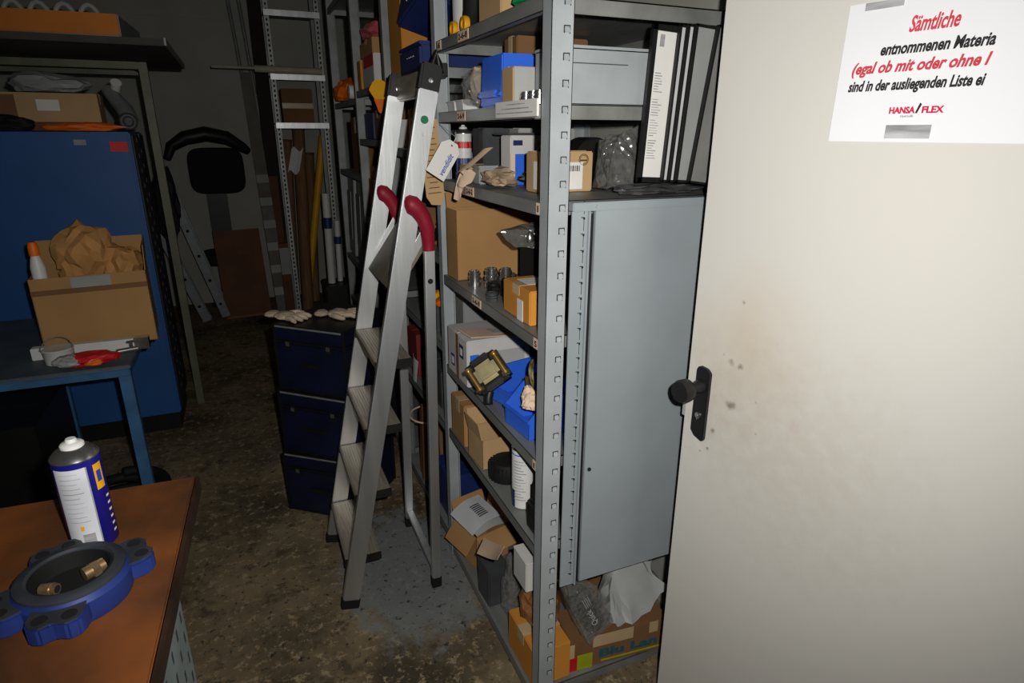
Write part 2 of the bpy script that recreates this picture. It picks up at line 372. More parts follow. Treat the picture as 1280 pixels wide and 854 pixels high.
# ---------------------------------------------------------------- shelving bays
FX = .593                               # front face of the posts
def post_mesh(y0, flip, zt=2.42, front=True):
    p = MB(); x0 = FX if front else 1.095
    x1 = x0 + .05
    yf = y0 if not flip else y0 + .038
    p.bx(x0, x1, yf, yf + .003, 0, zt, .001)
    xs = x0 if front else x1 - .003
    p.bx(xs, xs + .003, y0, y0 + .041, 0, zt, .001)
    xr = x1 - .003 if front else x0
    p.bx(xr, xr + .003, yf, yf + (.012 if not flip else -.012), 0, zt, .001)
    return p
def slots(p, y, x0, z0, z1, step=.0495):
    z = z0; k = 0
    while z < z1:
        p.box((x0 + .034, y - .0012, z), (.012, .003, .011), .0012, (-.25, 0, 0))
        p.mark(1); p.bx(x0 + .0265, x0 + .0285, y - .0008, y + .001, z - .006, z + .008, 0)
        p.bx(x0 + .0285, x0 + .0395, y - .0008, y + .001, z + .0062, z + .0082, 0)
        p.bx(x0 + .0395, x0 + .041, y - .0008, y + .001, z - .007, z + .0085, 0)
        p.mark(0)
        z += step
def shelf_mb(x0, x1, y0, y1, zt, lip=.032):
    s = MB()
    s.bx(x0, x1, y0, y1, zt - .004, zt, .001)
    s.bx(x0, x0 + .003, y0, y1, zt - lip, zt, .001); s.bx(x1 - .003, x1, y0, y1, zt - lip, zt, .001)
    s.bx(x0, x1, y0, y0 + .003, zt - lip, zt, .001); s.bx(x0, x1, y1 - .003, y1, zt - lip, zt, .001)
    s.bx(x0, x0 + .018, y0, y1, zt - lip, zt - lip + .003, .001)
    return s
def bay(name_label, y0, y1, levels, first=False, labels=()):
    B = thing('shelving_unit', name_label, 'shelf', (.85, (y0 + y1) / 2, 0), 0, None)
    off = Matrix.Translation((-.85, -(y0 + y1) / 2, 0))
    def bl(mb, n, mt, par=None):
        mb.bm.transform(off); return mb.build(n, mt, par or B)
    ps = [(y0, False, True), (y0, False, False)] if first else []
    ps += [(y1 - .041, True, True), (y1 - .041, True, False)]
    for yy, fp, fr in ps:
        p = post_mesh(yy, fp, 2.42, fr)
        if first and yy == y0:
            slots(p, yy, FX if fr else 1.095, .06, 2.4)
            bl(p, 'post', (galv, darkslot))
        else:
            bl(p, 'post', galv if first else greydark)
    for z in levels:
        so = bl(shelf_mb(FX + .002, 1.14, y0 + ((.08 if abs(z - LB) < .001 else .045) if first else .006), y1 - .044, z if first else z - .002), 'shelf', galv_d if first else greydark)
        for (zz, yy, wd, s) in labels:
            if abs(zz - z) < .001:
                lb = bl(MB().bx(FX + .0002, FX + .0018, yy - wd / 2, yy + wd / 2, z - .028, z - .003, 0), 'shelf_label', paper_p, so)
                t = text(s, .02, off @ TLm(FX - .0004, yy + wd / 2 - .006, z - .0225), ink, so, 0, .0006, width=wd - .012)
    return B, bl
SL = (1.862, 1.66, 1.457, 1.142, .817, .562, .05); LA, LB, LC, LD, LE, LF, LG = SL
B1, bl1 = bay('nearest grey steel shelving bay with closed side panel beside the door', 1.195, 2.03, (2.3, LA, LB, LC, LD, LE, LF, LG), True,
    [(LA, 1.73, .085, '2-6-8'), (LA, 1.95, .035, '6'), (LB, 1.76, .07, '2-6-9'), (LC, 1.70, .065, '2-6-2'), (LC, 1.245, .02, '8'), (LD, 1.66, .075, '2-6-9'), (LD, 1.247, .025, '5'), (LE, 1.245, .02, '8')])
pn = MB()
pn.bx(.712, 1.14, 1.199, 1.203, .446, 1.437, .001)                    # main sheet
pn.bx(.655, 1.14, 1.197, 1.24, 1.437, 1.456, .002)                    # top rail
pn.bx(.655, .7, 1.201, 1.205, .437, 1.437, .001)
pn.bx(.694, .699, 1.194, 1.205, .437, 1.437, .001)                    # raised rib
pn.bx(.711, .716, 1.195, 1.205, .446, 1.437, .001); pn.bx(.712, 1.14, 1.199, 1.225, .44, .448, .001)
pn.mark(1); d = pn; z = .47
while z < 1.42:
    d.bx(.683, .687, 1.1995, 1.202, z, z + .005, 0); d.bx(.678, .684, 1.1995, 1.202, z + .004, z + .0055, 0); d.bx(.6845, .6855, 1.2003, 1.202, z + .012, z + .04, 0); z += .0365
d.bx(.6995, .7105, 1.203, 1.208, .44, 1.43, 0)
pno = bl1(pn, 'side_panel', (panel_m, darkslot))
bl1(MB().lathe([(0, 0), (.005, 0), (.005, .003), (0, .003)], (.727, 1.199, .785), 16, (PI / 2, 0, 0)), 'lock_hole', darkslot, pno)
bl1(MB().lathe([(0, 0), (.004, 0), (.003, .003), (0, .003)], (.715, 1.197, 1.446), 12, (PI / 2, 0, 0)), 'screw', steelb, pno)
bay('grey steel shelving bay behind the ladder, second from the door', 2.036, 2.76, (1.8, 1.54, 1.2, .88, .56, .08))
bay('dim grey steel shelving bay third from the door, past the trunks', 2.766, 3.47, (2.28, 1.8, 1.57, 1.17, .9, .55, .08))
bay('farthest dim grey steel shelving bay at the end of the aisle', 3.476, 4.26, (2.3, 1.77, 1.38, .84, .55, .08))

LA, LB, LC, LD, LE, LF, LG = [q + .0012 for q in SL]
# ---------------------------------------------------------------- generic goods
def carton(label, loc, d, rz=0, m=None, cat='box', name='cardboard_box', group=None, tape=True, patch=None, patchm=None, opened=False, flaps=(1, 1, 1, 1), extra=None):
    """loc = centre of the base, d = (x, y, z)"""
    m = m or cardb; T = thing(name, label, cat, loc, rz, group); x, y, z = d
    b = MB()
    if not opened:
        b.box((0, 0, z / 2), d, .003)
        b.bx(-x / 2 + .002, x / 2 - .002, -.0015, -.0005, z - .001, z + .0012, 0); b.bx(-x / 2 + .002, x / 2 - .002, .0005, .0015, z - .001, z + .0012, 0)
        b.build('carton_body', m, T)
        if tape:
            w = min(.045, y * .28)
            MB().bx(-x / 2 - .0008, x / 2 + .0008, -w / 2, w / 2, z + .0008, z + .0018, 0).bx(-x / 2 - .001, -x / 2, -w / 2, w / 2, z * .72, z + .001, 0).bx(x / 2, x / 2 + .001, -w / 2, w / 2, z * .72, z + .001, 0).build('tape', tape_m, T)
    else:
        t = .004
        b.bx(-x / 2, x / 2, -y / 2, y / 2, 0, t, .001); b.bx(-x / 2, x / 2, -y / 2, -y / 2 + t, 0, z, .001); b.bx(-x / 2, x / 2, y / 2 - t, y / 2, 0, z, .001)
        b.bx(-x / 2, -x / 2 + t, -y / 2, y / 2, 0, z, .001); b.bx(x / 2 - t, x / 2, -y / 2, y / 2, 0, z, .001)
        b.build('carton_body', m, T)
        L = opened if isinstance(opened, float) else min(x, y) * .45
        for k, (px, py, rx, ry, w) in enumerate(((0, -y / 2, 2.5, 0, x), (0, y / 2, -1.0, 0, x), (-x / 2, 0, 0, -2.5, y), (x / 2, 0, 0, .6, y))):
            if not flaps[k]: continue
            f = MB(); a = flaps[k] if isinstance(flaps[k], float) else None
            if rx: 
                a = a or abs(rx); sg = 1 if rx > 0 else -1
                f.box((0, 0, L / 2), (w - .004, .003, L), .001, M=X((px, py, z), (sg * a, 0, 0)))
            else:
                a = a or abs(ry); sg = 1 if ry > 0 else -1
                f.box((0, 0, L / 2), (.003, w - .004, L), .001, M=X((px, py, z), (0, sg * a, 0)))
            f.build('flap', m, T)
    for (face, u0, u1, z0, z1, pm) in (patch or ()):
        p = MB(); e = .0012
        if face == 'f': p.bx(u0, u1, -y / 2 - e, -y / 2, z0, z1, 0)
        if face == 'l': p.bx(-x / 2 - e, -x / 2, u0, u1, z0, z1, 0)
        if face == 't': p.bx(u0, u1, z0, z1, z + .0012, z + .0022, 0)
        p.build('paper_label', pm, T)
    return T
def bin_box(label, loc, d, rz=0, rx=0, group=None, m=None):
    """open-fronted stacking bin, mouth towards local -X"""
    T = thing('storage_bin', label, 'storage bin', loc, rz, group, rot=(rx, 0, rz)); x, y, z = d; t = .004; b = MB()
    b.bx(-x / 2, x / 2, -y / 2, y / 2, 0, t, .001); b.bx(x / 2 - t, x / 2, -y / 2, y / 2, 0, z, .001)
    for s in (-1, 1):
        poly = [(-x / 2, 0), (x / 2, 0), (x / 2, z), (-x / 2 + .35 * x, z), (-x / 2 - .0 * x, z * .5)]
        b.prism(poly, -t / 2, t / 2, 0, Matrix.Translation((0, s * (y / 2 - t / 2), 0)) @ Matrix.Rotation(PI / 2, 4, 'X'))
    b.bx(-x / 2, -x / 2 + t, -y / 2, y / 2, 0, z * .5, .001)
    b.build('bin_body', m or bluep, T)
    r = MB(); r.bx(-x / 2 + .35 * x, x / 2 + .004, -y / 2 - .004, -y / 2 + .003, z - .008, z, .002); r.bx(-x / 2 + .35 * x, x / 2 + .004, y / 2 - .003, y / 2 + .004, z - .008, z, .002); r.bx(x / 2 - .002, x / 2 + .005, -y / 2, y / 2, z - .008, z, .002)
    r.bx(-x / 2 - .006, -x / 2 + .003, -y / 2 - .003, y / 2 + .003, z * .5 - .008, z * .5, .002)
    r.build('rim', m or bluep, T)
    return T
def crumple(name, label, cat, loc, d, m, amp=.35, freq=2.2, seed=0, flat=.55, rz=0, sub=5, group=None):
    o = MB().blob((0, 0, d[2] / 2 * (flat if flat else 1) + .003), d, amp, freq, sub, seed, flat).build(name, m)
    return tag(o, label, cat, group, loc, (0, 0, rz))
def can(label, loc, r, h, body, name='spray_can', cat='spray can', bands=(), cap=whitep, rz=0, rot=None, dome=steelb):
    T = thing(name, label, cat, loc, rz, None, rot)
    MB().lathe([(0, 0), (r * .9, 0), (r, .004), (r, h * .84), (r * .985, h * .85), (0, h * .85)], n=40).build('can_body', body, T)
    MB().lathe([(r * 1.01, h * .84), (r * 1.02, h * .85), (r * .95, h * .87), (r * .75, h * .905), (r * .48, h * .93), (r * .46, h * .94), (0, h * .94)], n=40).build('shoulder', dome, T)
    MB().lathe([(r * .5, h * .925), (r * .5, h * .95), (r * .42, h * .965), (r * .24, h * .97), (r * .24, h * .99), (r * .2, h), (0, h)], n=24).build('spray_nozzle', cap, T)
    for z0, z1, bm_, a0, a1 in bands:
        MB().lathe([(r * 1.004, z0), (r * 1.004, z1)], n=30, a0=a0, a1=a1).build('label_print', bm_, T)
    return T
def sheet_tag(name, label, cat, corners, m, bend=.01, parent=None):
    a, b_, c, d_ = [Vector(p) for p in corners]; n = (b_ - a).cross(d_ - a).normalized()
    def f(u, v): return (a * (1 - u) + b_ * u) * (1 - v) + (d_ * (1 - u) + c * u) * v + n * bend * math.sin(PI * u) * (.5 + .5 * v)
    o = MB().sheet(f, 10, 10, .0007).build(name, m)
    return tag(o, label, cat)
def rings_fit(name, label, cat, loc, r, h, m, group=None, hexa=False, rz=0):
    T = thing(name, label, cat, loc, rz, group); b = MB()
    b.lathe([(r * .6, 0), (r, 0), (r, h * .3), (r * .8, h * .34), (r * .8, h * .4), (r, h * .44), (r, h * .62), (r * .78, h * .66), (r * .78, h), (r * .6, h), (r * .6, 0)], n=6 if hexa else 28)
    b.build('fitting_body', m, T)
    MB().lathe([(r * .82, h * .7), (r * .95, h * .72), (r * .95, h * .88), (r * .82, h * .9)], n=28).build('collar', m, T)
    return T

# ---------------------------------------------------------------- ladder
LAD = thing('step_ladder', 'aluminium step ladder with red grips standing before the nearest shelving', 'ladder', (.33, 2.04, 0))
lo_ = Matrix.Translation((-.33, -2.04, 0))
def ll(mb, n, mt, par=None):
    mb.bm.transform(lo_); return mb.build(n, mt, par or LAD)
sx = lambda z: .164 + .2095 * z
for yc in (1.843, 2.247):
    so = ll(MB().bar((sx(.03), yc, .03), (sx(1.715), yc, 1.715), .058, .025, .003), 'stringer', alu)
    ll(MB().bar((sx(-.0) + .002, yc, .012), (sx(.05), yc, .05), .062, .029, .003), 'rubber_foot', rubber, so)
    ll(MB().bar((sx(1.71), yc, 1.71), (sx(1.785), yc, 1.785), .062, .03, .006), 'end_cap', blackp, so)
    ll(MB().lathe([(0, 0), (.008, 0), (.007, .004), (0, .005)], (sx(1.74), yc - .015, 1.74), 14, (PI / 2, 0, 0)), 'rivet', steelb, so)
    lg = ll(MB().bar((.483, yc, .03), (.507, yc, 1.28), .032, .025, .003), 'rear_leg', alu)
    ll(MB().bar((.4825, yc, .0), (.4835, yc, .045), .036, .029, .003), 'rubber_foot', rubber, lg)
    ll(MB().lathe([(0, 0), (.0085, 0), (.0085, .002), (0, .002)], (.5045, yc - .0118, 1.16), 18, (PI / 2, 0, 0)), 'leg_hole', darkslot, lg)
    gy = yc - .012 if yc < 2 else yc - .006
    gp = [(.507, yc, 1.255), (.506, yc, 1.29), (.501, gy, 1.325), (.491, gy, 1.355), (.476, gy, 1.38), (.458, gy, 1.396), (.446, gy, 1.4), (.438, gy, 1.4), (.434, gy, 1.4)]
    ll(MB().tube(gp, [.0195, .0205, .022, .024, .0265, .029, .027, .02, .008], 18), 'red_grip', redp)
    ll(MB().bar((.5, yc + (.016 if yc < 2 else -.016), 1.31), (.425, yc + (.016 if yc < 2 else -.016), 1.19), .026, .006, .002), 'strut', alu)
for i, (z, xf) in enumerate(((.197, .17), (.442, .222), (.678, .272), (.905, .32))):
    st = MB().bx(xf, xf + .12, 1.858, 2.232, z - .026, z, .003)
    for k in range(12): st.bx(xf + .006 + k * .009, xf + .010 + k * .009, 1.86, 2.23, z - .001, z + .0018, .0005)
    so = ll(st, 'step', alu_step)
    ll(MB().bx(xf - .003, xf + .123, 1.8565, 1.862, z - .03, z + .001, .002), 'step_end', blackp, so)
    ll(MB().bx(xf - .003, xf + .123, 2.228, 2.2335, z - .03, z + .001, .002), 'step_end', blackp, so)
pf = MB().bar((.392, 2.045, 1.125), (.515, 2.045, 1.30), .022, .37, .003)
for k in range(0):
    t = .1 + k * .15; pf.bar((.38 + .123 * t, 1.865, 1.132 + .175 * t), (.38 + .123 * t, 2.225, 1.132 + .175 * t), .004, .01, .001, (0, 0, 1)) if False else None
ll(pf, 'platform', mat('dull_platform', (120, 112, 98), .6, .0, .15, 20))
ll(MB().bar((.485, 1.855, .07), (.485, 2.235, .07), .025, .02, .002, (0, 0, 1)), 'rear_crossbar', alu)
tr = MB().bx(.545, .588, 1.85, 2.24, 1.752, 1.758, .002).bx(.545, .55, 1.85, 2.24, 1.752, 1.79, .002).bx(.583, .588, 1.85, 2.24, 1.752, 1.79, .002).bx(.545, .588, 1.85, 1.856, 1.752, 1.79, .002).bx(.545, .588, 2.234, 2.24, 1.752, 1.79, .002)
ll(tr, 'tool_tray', blackp)
ll(MB().tube([(.53, 1.848, 1.74), (.545, 1.848, 1.79), (.552, 1.848, 1.815), (.56, 1.848, 1.79), (.565, 1.848, 1.76)], .009, 10), 'tray_bracket', blackp)
ll(MB().bx(.525, .55, 1.855, 2.235, 1.70, 1.775, .006), 'top_plate', alu_step)
ll(MB().lathe([(0, 0), (.0115, 0), (.0115, .0008), (0, .0008)], (sx(1.635), 1.8302, 1.635), 24, (PI / 2, 0, 0)), 'round_sticker', greenp)
text('L', .012, lo_ @ TXm(sx(1.59), 1.8300, 1.59), ink_g, LAD)

# ---------------------------------------------------------------- trunks
def trunk(label, z0, rz, loc):
    T = thing('transport_case', label, 'transport case', (loc[0], loc[1], z0), rz, 'stacked navy cases')
    w, dp, h = .335, .36, .286
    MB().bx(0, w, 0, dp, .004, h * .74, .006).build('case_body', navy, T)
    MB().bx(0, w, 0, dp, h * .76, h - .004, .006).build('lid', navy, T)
    r = MB()
    for z in (h * .745,): r.bx(-.003, w + .003, -.003, dp + .003, z - .004, z + .006, .002)
    r.bx(-.004, w + .004, -.004, dp + .004, h - .012, h, .003); r.bx(-.002, w + .002, -.002, dp + .002, 0, .012, .003)
    for x in (0, w):
        for y in (0, dp): r.box((x, y, h / 2), (.012, .012, h), .003)
    r.build('edge_trim', blackp, T)
    for x in (.07, w - .07):
        l = MB().box((x, -.006, h * .72), (.03, .012, .045), .004).build('latch', blackp, T)
        MB().box((x, -.013, h * .735), (.018, .004, .018), .002).build('latch_clip', dgrey, l)
    MB().bx(.12, w - .12, -.014, -.004, h * .4, h * .47, .004).build('handle', blackp, T)
    MB().bx(.008, w - .008, -.0052, -.003, h - .0115, h - .004, .0005).build('worn_edge', greydark, T)
    return T
trunk('bottom navy transport case of the three stacked by the ladder, on the floor', 0.0, -.68, (.022, 2.575))
trunk('middle navy transport case of the three stacked by the ladder', .2875, -.74, (.036, 2.585))
trunk('top navy transport case of the stack by the ladder, cloth gloves on its lid', .575, -.76, (.048, 2.592))
def glove(label, loc, rz, sc=1, fl=1):
    T = thing('work_glove', label, 'glove', loc, rz, 'gloves on the navy case'); b = MB()
    b.blob((0, 0, .014), (.1, .085, .034), .2, 2, 4, 3 + fl, .6)
    for k in range(4):
        a = (-.35 + .22 * k) * fl
        y = (-.03 + .02 * k) * fl
        b.tube([(.035, y, .013), (.065, y * 1.2, .016), (.09 - .006 * abs(k - 1.5), y * 1.5, .012), (.105 - .008 * abs(k - 1.5), y * 1.6, .008)], [.011, .0115, .010, .006], 10)
    b.tube([(-.01, .036 * fl, .012), (.012, .058 * fl, .014), (.035, .068 * fl, .01), (.046, .07 * fl, .008)], [.012, .012, .010, .006], 10)
    b.build('glove_shell', glovem, T, 1.2)
    MB().lathe([(.03, 0), (.034, .004), (.032, .03), (.034, .055), (.029, .056), (.028, .002), (.03, 0)], (-.045, 0, .016), 20, (0, -PI / 2, 0)).bm.free()
    c = MB(); c.blob((-.07, 0, .013), (.06, .07, .028), .12, 3, 3, 8, .7); c.build('cuff', glovem, T)
    return T
glove('beige cloth glove on the top navy case, left of two', (.10, 2.64, .863), -.8, 1, 1)
glove('beige cloth glove on the top navy case, nearer the ladder', (.308, 2.595, .863), -.4, 1, -1)

# ---------------------------------------------------------------- goods on the nearest bay
# top shelf (seen from below)
can('white canister leaning at far end of the top shelf', (.68, 2.01 - .08, LA), .045, .2, whitep, 'canister', 'canister')
T = thing('hose_elbow', 'black rubber elbow on the top shelf beside the white canister', 'hose part', (.66, 1.83, LA))
MB().tube([(.0, .03, .02), (0, .0, .06), (0, -.01, .1), (.01, -.03, .14)], [.025, .028, .03, .03], 16).build('elbow_body', rubber, T)
for i, (y, lb) in enumerate(((1.90, 'yellow plastic plug ring on top shelf, farther of two'), (1.80, 'yellow plastic plug ring on top shelf, nearer the cardboard box'))):
    T = thing('plug_ring', lb, 'plug', (.625, y, LA), 0, 'yellow plugs on the top shelf')
    MB().lathe([(.012, -.008), (.02, -.008), (.022, 0), (.02, .008), (.012, .008), (.012, -.008)], (0, 0, .0222), 24, (0, PI / 2, 0)).build('plug_rim', yellow, T)
    MB().lathe([(0, -.004), (.012, -.004), (.012, .002), (0, .002)], (0, 0, .0222), 20, (0, PI / 2, 0)).build('plug_cap', orange, T)
rings_fit('pipe_fitting', 'grey metal fitting on top shelf between yellow plug and cardboard box', 'fitting', (.68, 1.74, LA), .025, .07, dgrey)
carton('plain cardboard box on the top shelf above the blue bin', (.72, 1.60, LA), (.2, .15, .16), 0, cardb2)
crumple('green_net_bag', 'green crumpled netting at front of the top shelf', 'netting', (.70, 1.42, LA), (.16, .14, .09), greenp, .5, 3, 4)
# second shelf
for i, (y, lb) in enumerate(((2.0 - .045, 'small white tray on second shelf, farther of two'), (1.875, 'small white tray on second shelf, beside the wrapped bag'))):
    T = thing('small_tray', lb, 'tray', (.665, y, LB), 0, 'small white trays'); b = MB()
    b.box((0, 0, .015), (.07, .066, .03), .003, taper=(1.08, 1.08)); b.build('tray_body', whitep, T)
    MB().bx(-.041, .041, -.038, .038, .027, .031, .001).build('tray_rim', whitep, T)
carton('light grey carton at far end of the second shelf', (.80, 1.945, LB), (.12, .08, .12), 0, grey_carton, tape=False)
carton('grey carton with a blue edge on second shelf behind wrapped bag', (.80, 1.86, LB), (.12, .07, .14), 0, greyp, tape=False, patch=(('l', .015, .034, .002, .138, navy_lit),))
WB = thing('wrapped_parcel', 'crumpled wrapped parcel in clear film left of the blue bin', 'parcel', (.665, 1.755, LB + .003))
MB().blob((0, 0, .058), (.085, .085, .12), .3, 1.7, 5, 5, .9).build('wrapping', mat('tan_wrap', (188, 170, 146), .5, 0, .15, 18), WB)
MB().blob((-.01, .0, .05), (.11, .13, .12), .4, 2.8, 5, 9, .8).build('plastic_film', clear, WB)
T = thing('plastic_bin', 'blue plastic bin upside down on second shelf behind small carton', 'storage bin', (.70, 1.585, LB))
MB().box((0, 0, .062), (.17, .15, .122), .004, taper=(.94, .94)).build('bin_body', bluep, T)
MB().bx(-.092, .08, -.078, .078, .026, .034, .002).bx(-.094, -.086, -.05, .06, .024, .04, .001).build('rim', bluep, T)
carton('cardboard carton with grey printed side on second shelf beside the post', (.66, 1.46, LB), (.10, .07, .085), 0, cardb2, tape=False, patch=(('f', -.048, .048, .002, .083, grey_carton),))
T = thing('label_strip_box', 'flat printed white box lying on second shelf edge under steel rings', 'box', (.617, 1.36, LB - .028))
MB().bx(-.032, -.027, -.12, .115, 0, .035, .001).build('box_body', paper, T)
b = MB()
for k in range(3): b.bx(-.0326, -.032, -.10 + .02 * k, .105 - .03 * k, .008 + .009 * k, .0105 + .009 * k, 0)
b.build('small_print', ink_g, T)
for i, y in enumerate((1.39, 1.352, 1.318)):
    rings_fit('steel_ring', ('farthest', 'middle', 'nearest')[i] + ' of the three steel ring fittings beside the post', 'fitting', (.628, y, LB), .0145, .028, steelb, 'steel rings by the post')
carton('tall brown cardboard box behind the blue bin and metal drawer', (.84, 1.725, LB), (.22, .09, .188), 0, cardb_d, tape=True)
T = thing('steel_box', 'long light grey steel box at the end of second shelf behind the post', 'box', (.80, 1.33, LB))
b = MB().bx(-.15, .17, -.06, .06, 0, .115, .002); b.bx(-.152, .172, -.062, .062, .108, .116, .002); b.bx(-.152, .172, -.063, -.059, .0, .006, .001); b.build('box_body', galv, T)
MB().bx(-.13, .02, -.0612, -.06, .08, .082, 0).build('seam_line', dgrey, T)
# third shelf
can('white and red spray can at far end of the third shelf', (.665, 1.955, LC), .026, .165, whitep, bands=((.095, .115, redm, 0, 2 * PI), (0, .065, navy_lit, 0, 2 * PI)))
carton('clear wrapped dark part carton behind the white red spray can', (.75, 1.93, LC), (.09, .1, .155), 0, dgrey, tape=False, name='wrapped_carton')
carton('pale grey plastic panel box standing at back of third shelf', (.92, 1.92, LC), (.2, .1, .155), 0, grey_carton, tape=False)
crumple('black_hose_pile', 'black rubber parts heap on third shelf behind small grey box', 'rubber parts', (.80, 1.81, LC), (.13, .08, .14), rubber, .5, 2.4, 6)
T = thing('junction_box', 'small square grey plastic box near edge of third shelf', 'box', (.66, 1.75, LC))
MB().bx(-.028, .03, -.028, .028, 0, .045, .003).build('box_body', greyp, T)
MB().bx(-.03, .032, -.03, .03, .045, .052, .002).build('lid', greyp, T)
carton('small tan carton left of the grey plastic box on third shelf', (.66, 1.85, LC), (.07, .06, .05), 0, cardb2, tape=False)
T = carton('white and blue printed carton standing on third shelf behind the hose', (.762, 1.70, LC), (.12, .06, .135), .1, white_carton, tape=False, patch=(('f', -.046, .06, .0, .085, bluep), ('f', -.06, -.046, .0, .085, paper_p), ('f', -.052, -.022, .108, .122, navy_lit)))
MB().bx(-.075, .075, -.045, .045, .136, .142, .001).build('lid', dgrey, T)
T = thing('hose_coil', 'black rubber hose bundle on third shelf in front of blue carton', 'hose', (.762, 1.61, LC + .004))
MB().torus((.02, 0, .055), .04, .012, (PI / 2, .2, .5), 30, 10, 2.6, .018, .006).build('hose', rubber, T)
MB().blob((-.0, .0, .022), (.1, .06, .05), .5, 3, 4, 2, .8).build('hose_wrap', blackp, T)
T = thing('crumpled_paper', 'crumpled brown packing paper hanging over edge of third shelf', 'paper', (.645, 1.60, LC))
MB().blob((0, 0, .027), (.09, .17, .055), .5, 2.6, 5, 12, .75).build('paper_ball', mat('packing_paper', (180, 156, 128), .8, 0, .15, 15, .2, 40), T)
def pf_(u, v): return (-.078 + .0 * u - .012 * v + .010 * math.sin(u * 7), .10 - u * .11 + .03 * v, .035 - .075 * v * (1 - u * .8) + .012 * math.sin(u * 9 + v * 3))
MB().sheet(pf_, 12, 10).build('paper_flap', paper_p, T)
T = carton('cardboard box with round stamp and barcode label behind the post', (.752, 1.455, LC), (.155, .07, .098), 0, cardb2, tape=False, patch=(('f', .0, .048, .006, .072, paper), ('l', -.03, -.012, .008, .075, paper)))
b = MB(); 
for k in range(9): b.bx(.006 + k * .004, .0075 + k * .004 + (.001 if k % 3 == 0 else 0), -.0368, -.0362, .05, .064, 0)
b.build('barcode', ink, T)
MB().torus((.05, -.0356, .078), .013, .0009, (PI / 2, 0, 0), 24, 6).torus((.05, -.0356, .078), .010, .0006, (PI / 2, 0, 0), 24, 6).bx(.04, .06, -.0362, -.0352, .075, .078, 0).build('round_stamp', ink, T)
BG = thing('bubble_bag', 'bubble wrap bag bundle on third shelf beside boxed goods', 'bag', (.92, 1.405, LC + .009))
MB().hull([(-.075, -.05, .002), (.05, -.06, .002), (.07, .04, .002), (-.07, .05, .002), (-.065, -.04, .10), (-.04, -.03, .135), (.03, -.02, .15), (.06, -.01, .155), (.07, -.03, .08), (.05, .04, .12), (-.05, .04, .11), (-.09, -.055, .002)], 5, .011, 3).build('film', bubble, BG)
MB().blob((.0, .0, .058), (.09, .07, .10), .4, 2.5, 4, 23, .85).build('contents', dgrey, BG)
T = thing('dark_drum', 'round black drum lying at back of third shelf', 'drum', (1.0, 1.75, LC))
MB().lathe([(.0, -.05), (.06, -.05), (.065, -.045), (.065, .045), (.06, .05), (0, .05)], (0, 0, .065), 30, (PI / 2, 0, 0)).build('drum_body', rubber, T)
MB().lathe([(.03, -.054), (.05, -.054), (.05, -.05), (.03, -.05), (.03, -.054)], (0, 0, .065), 30, (PI / 2, 0, 0)).build('drum_ring', blackp, T)
crumple('foil_bag', 'flat silver foil bag on third shelf under the framed panels', 'bag', (.93, 1.285, LC), (.26, .1, .032), foil, .4, 3.2, 31, .6)
crumple('foil_bag', 'flat silver foil bag behind the door edge, right of another', 'bag', (1.075, 1.345, LC), (.12, .08, .036), foil, .4, 3.4, 33, .6)
# framed panels standing at the end of the third shelf
def framed(label, x0, y, tilt, fm, w=.165, h=.333, wr=.012):
    T = thing('framed_panel', label, 'panel', (x0, y, LC + .034), 0, 'framed panels at the shelf end', rot=(0, tilt, 0))
    b = MB(); b.bx(0, wr, -.006, .006, 0, h, .001).bx(w - wr, w, -.006, .006, 0, h, .001).bx(0, w, -.006, .006, 0, wr, .001).bx(0, w, -.006, .006, h - wr, h, .001)
    b.build('panel_frame', blackp, T)
    MB().bx(wr * .7, w - wr * .7, -.0015, .002, wr * .6, h - wr * .6, 0).build('panel_sheet', fm, T)
    return T
F1 = framed('backmost black framed panel with white printed sheet at shelf end', .846, 1.246, .05, paper)
pr = MB(); random.seed(3)
pr.bx(.022, .034, -.0022, -.0012, .29, .315, 0)
for k in range(34):
    z = .235 - k * .0055
    if k in (8, 9, 17, 25): continue
    pr.bx(.018, .018 + random.uniform(.012, .026), -.0022, -.0012, z, z + .002, 0)
pr.build('print', ink_g, F1)
framed('thin black framed panel second from the back at shelf end', .904, 1.232, .055, mat('white_edge', (200, 200, 200), .4), wr=.005)
framed('thin black framed panel third from the back, white sheet edge showing', .914, 1.219, .06, mat('white_edge', (200, 200, 200), .4), wr=.005)
framed('grey sheet panel with black frame, fourth from the back', .923, 1.206, .065, greyp, w=.15, wr=.006)
framed('frontmost dark smoked panel of the framed stack by the door', .947, 1.1885, .13, mat('smoked_sheet', (128, 128, 124), .35, 0, .12, 8), w=.13, wr=.005)
# fourth shelf
carton('large brown cardboard box with open top at far end of fourth shelf', (.775, 1.925, LD), (.34, .09, .225), .04, cardb, opened=.05, flaps=(0, .2, 0, 0), name='cardboard_box')
carton('black square case behind the post on fourth shelf', (.80, 1.615, LD), (.13, .1, .145), 0, rubber, tape=False, name='storage_case')
T = thing('plastic_pouch', 'clear grey plastic pouch with metal part lying on black case, fourth shelf', 'bag', (.745, 1.60, LD + .148))
MB().hull([(-.115, -.03, .055), (.06, -.045, .06), (-.07, -.04, .008), (.0, -.045, .004), (.06, -.045, .004), (.06, .04, .004), (.06, .04, .07), (-.05, .03, .05), (-.02, .035, .004)], 3, .006, 4).build('film', greyfilm, T)
MB().lathe([(0, 0), (.012, .004), (.014, .015), (.006, .03), (0, .032)], (-.03, -.05, .02), 16).build('metal_part', steelb, T)
FG = 'metal fittings on the fourth shelf'
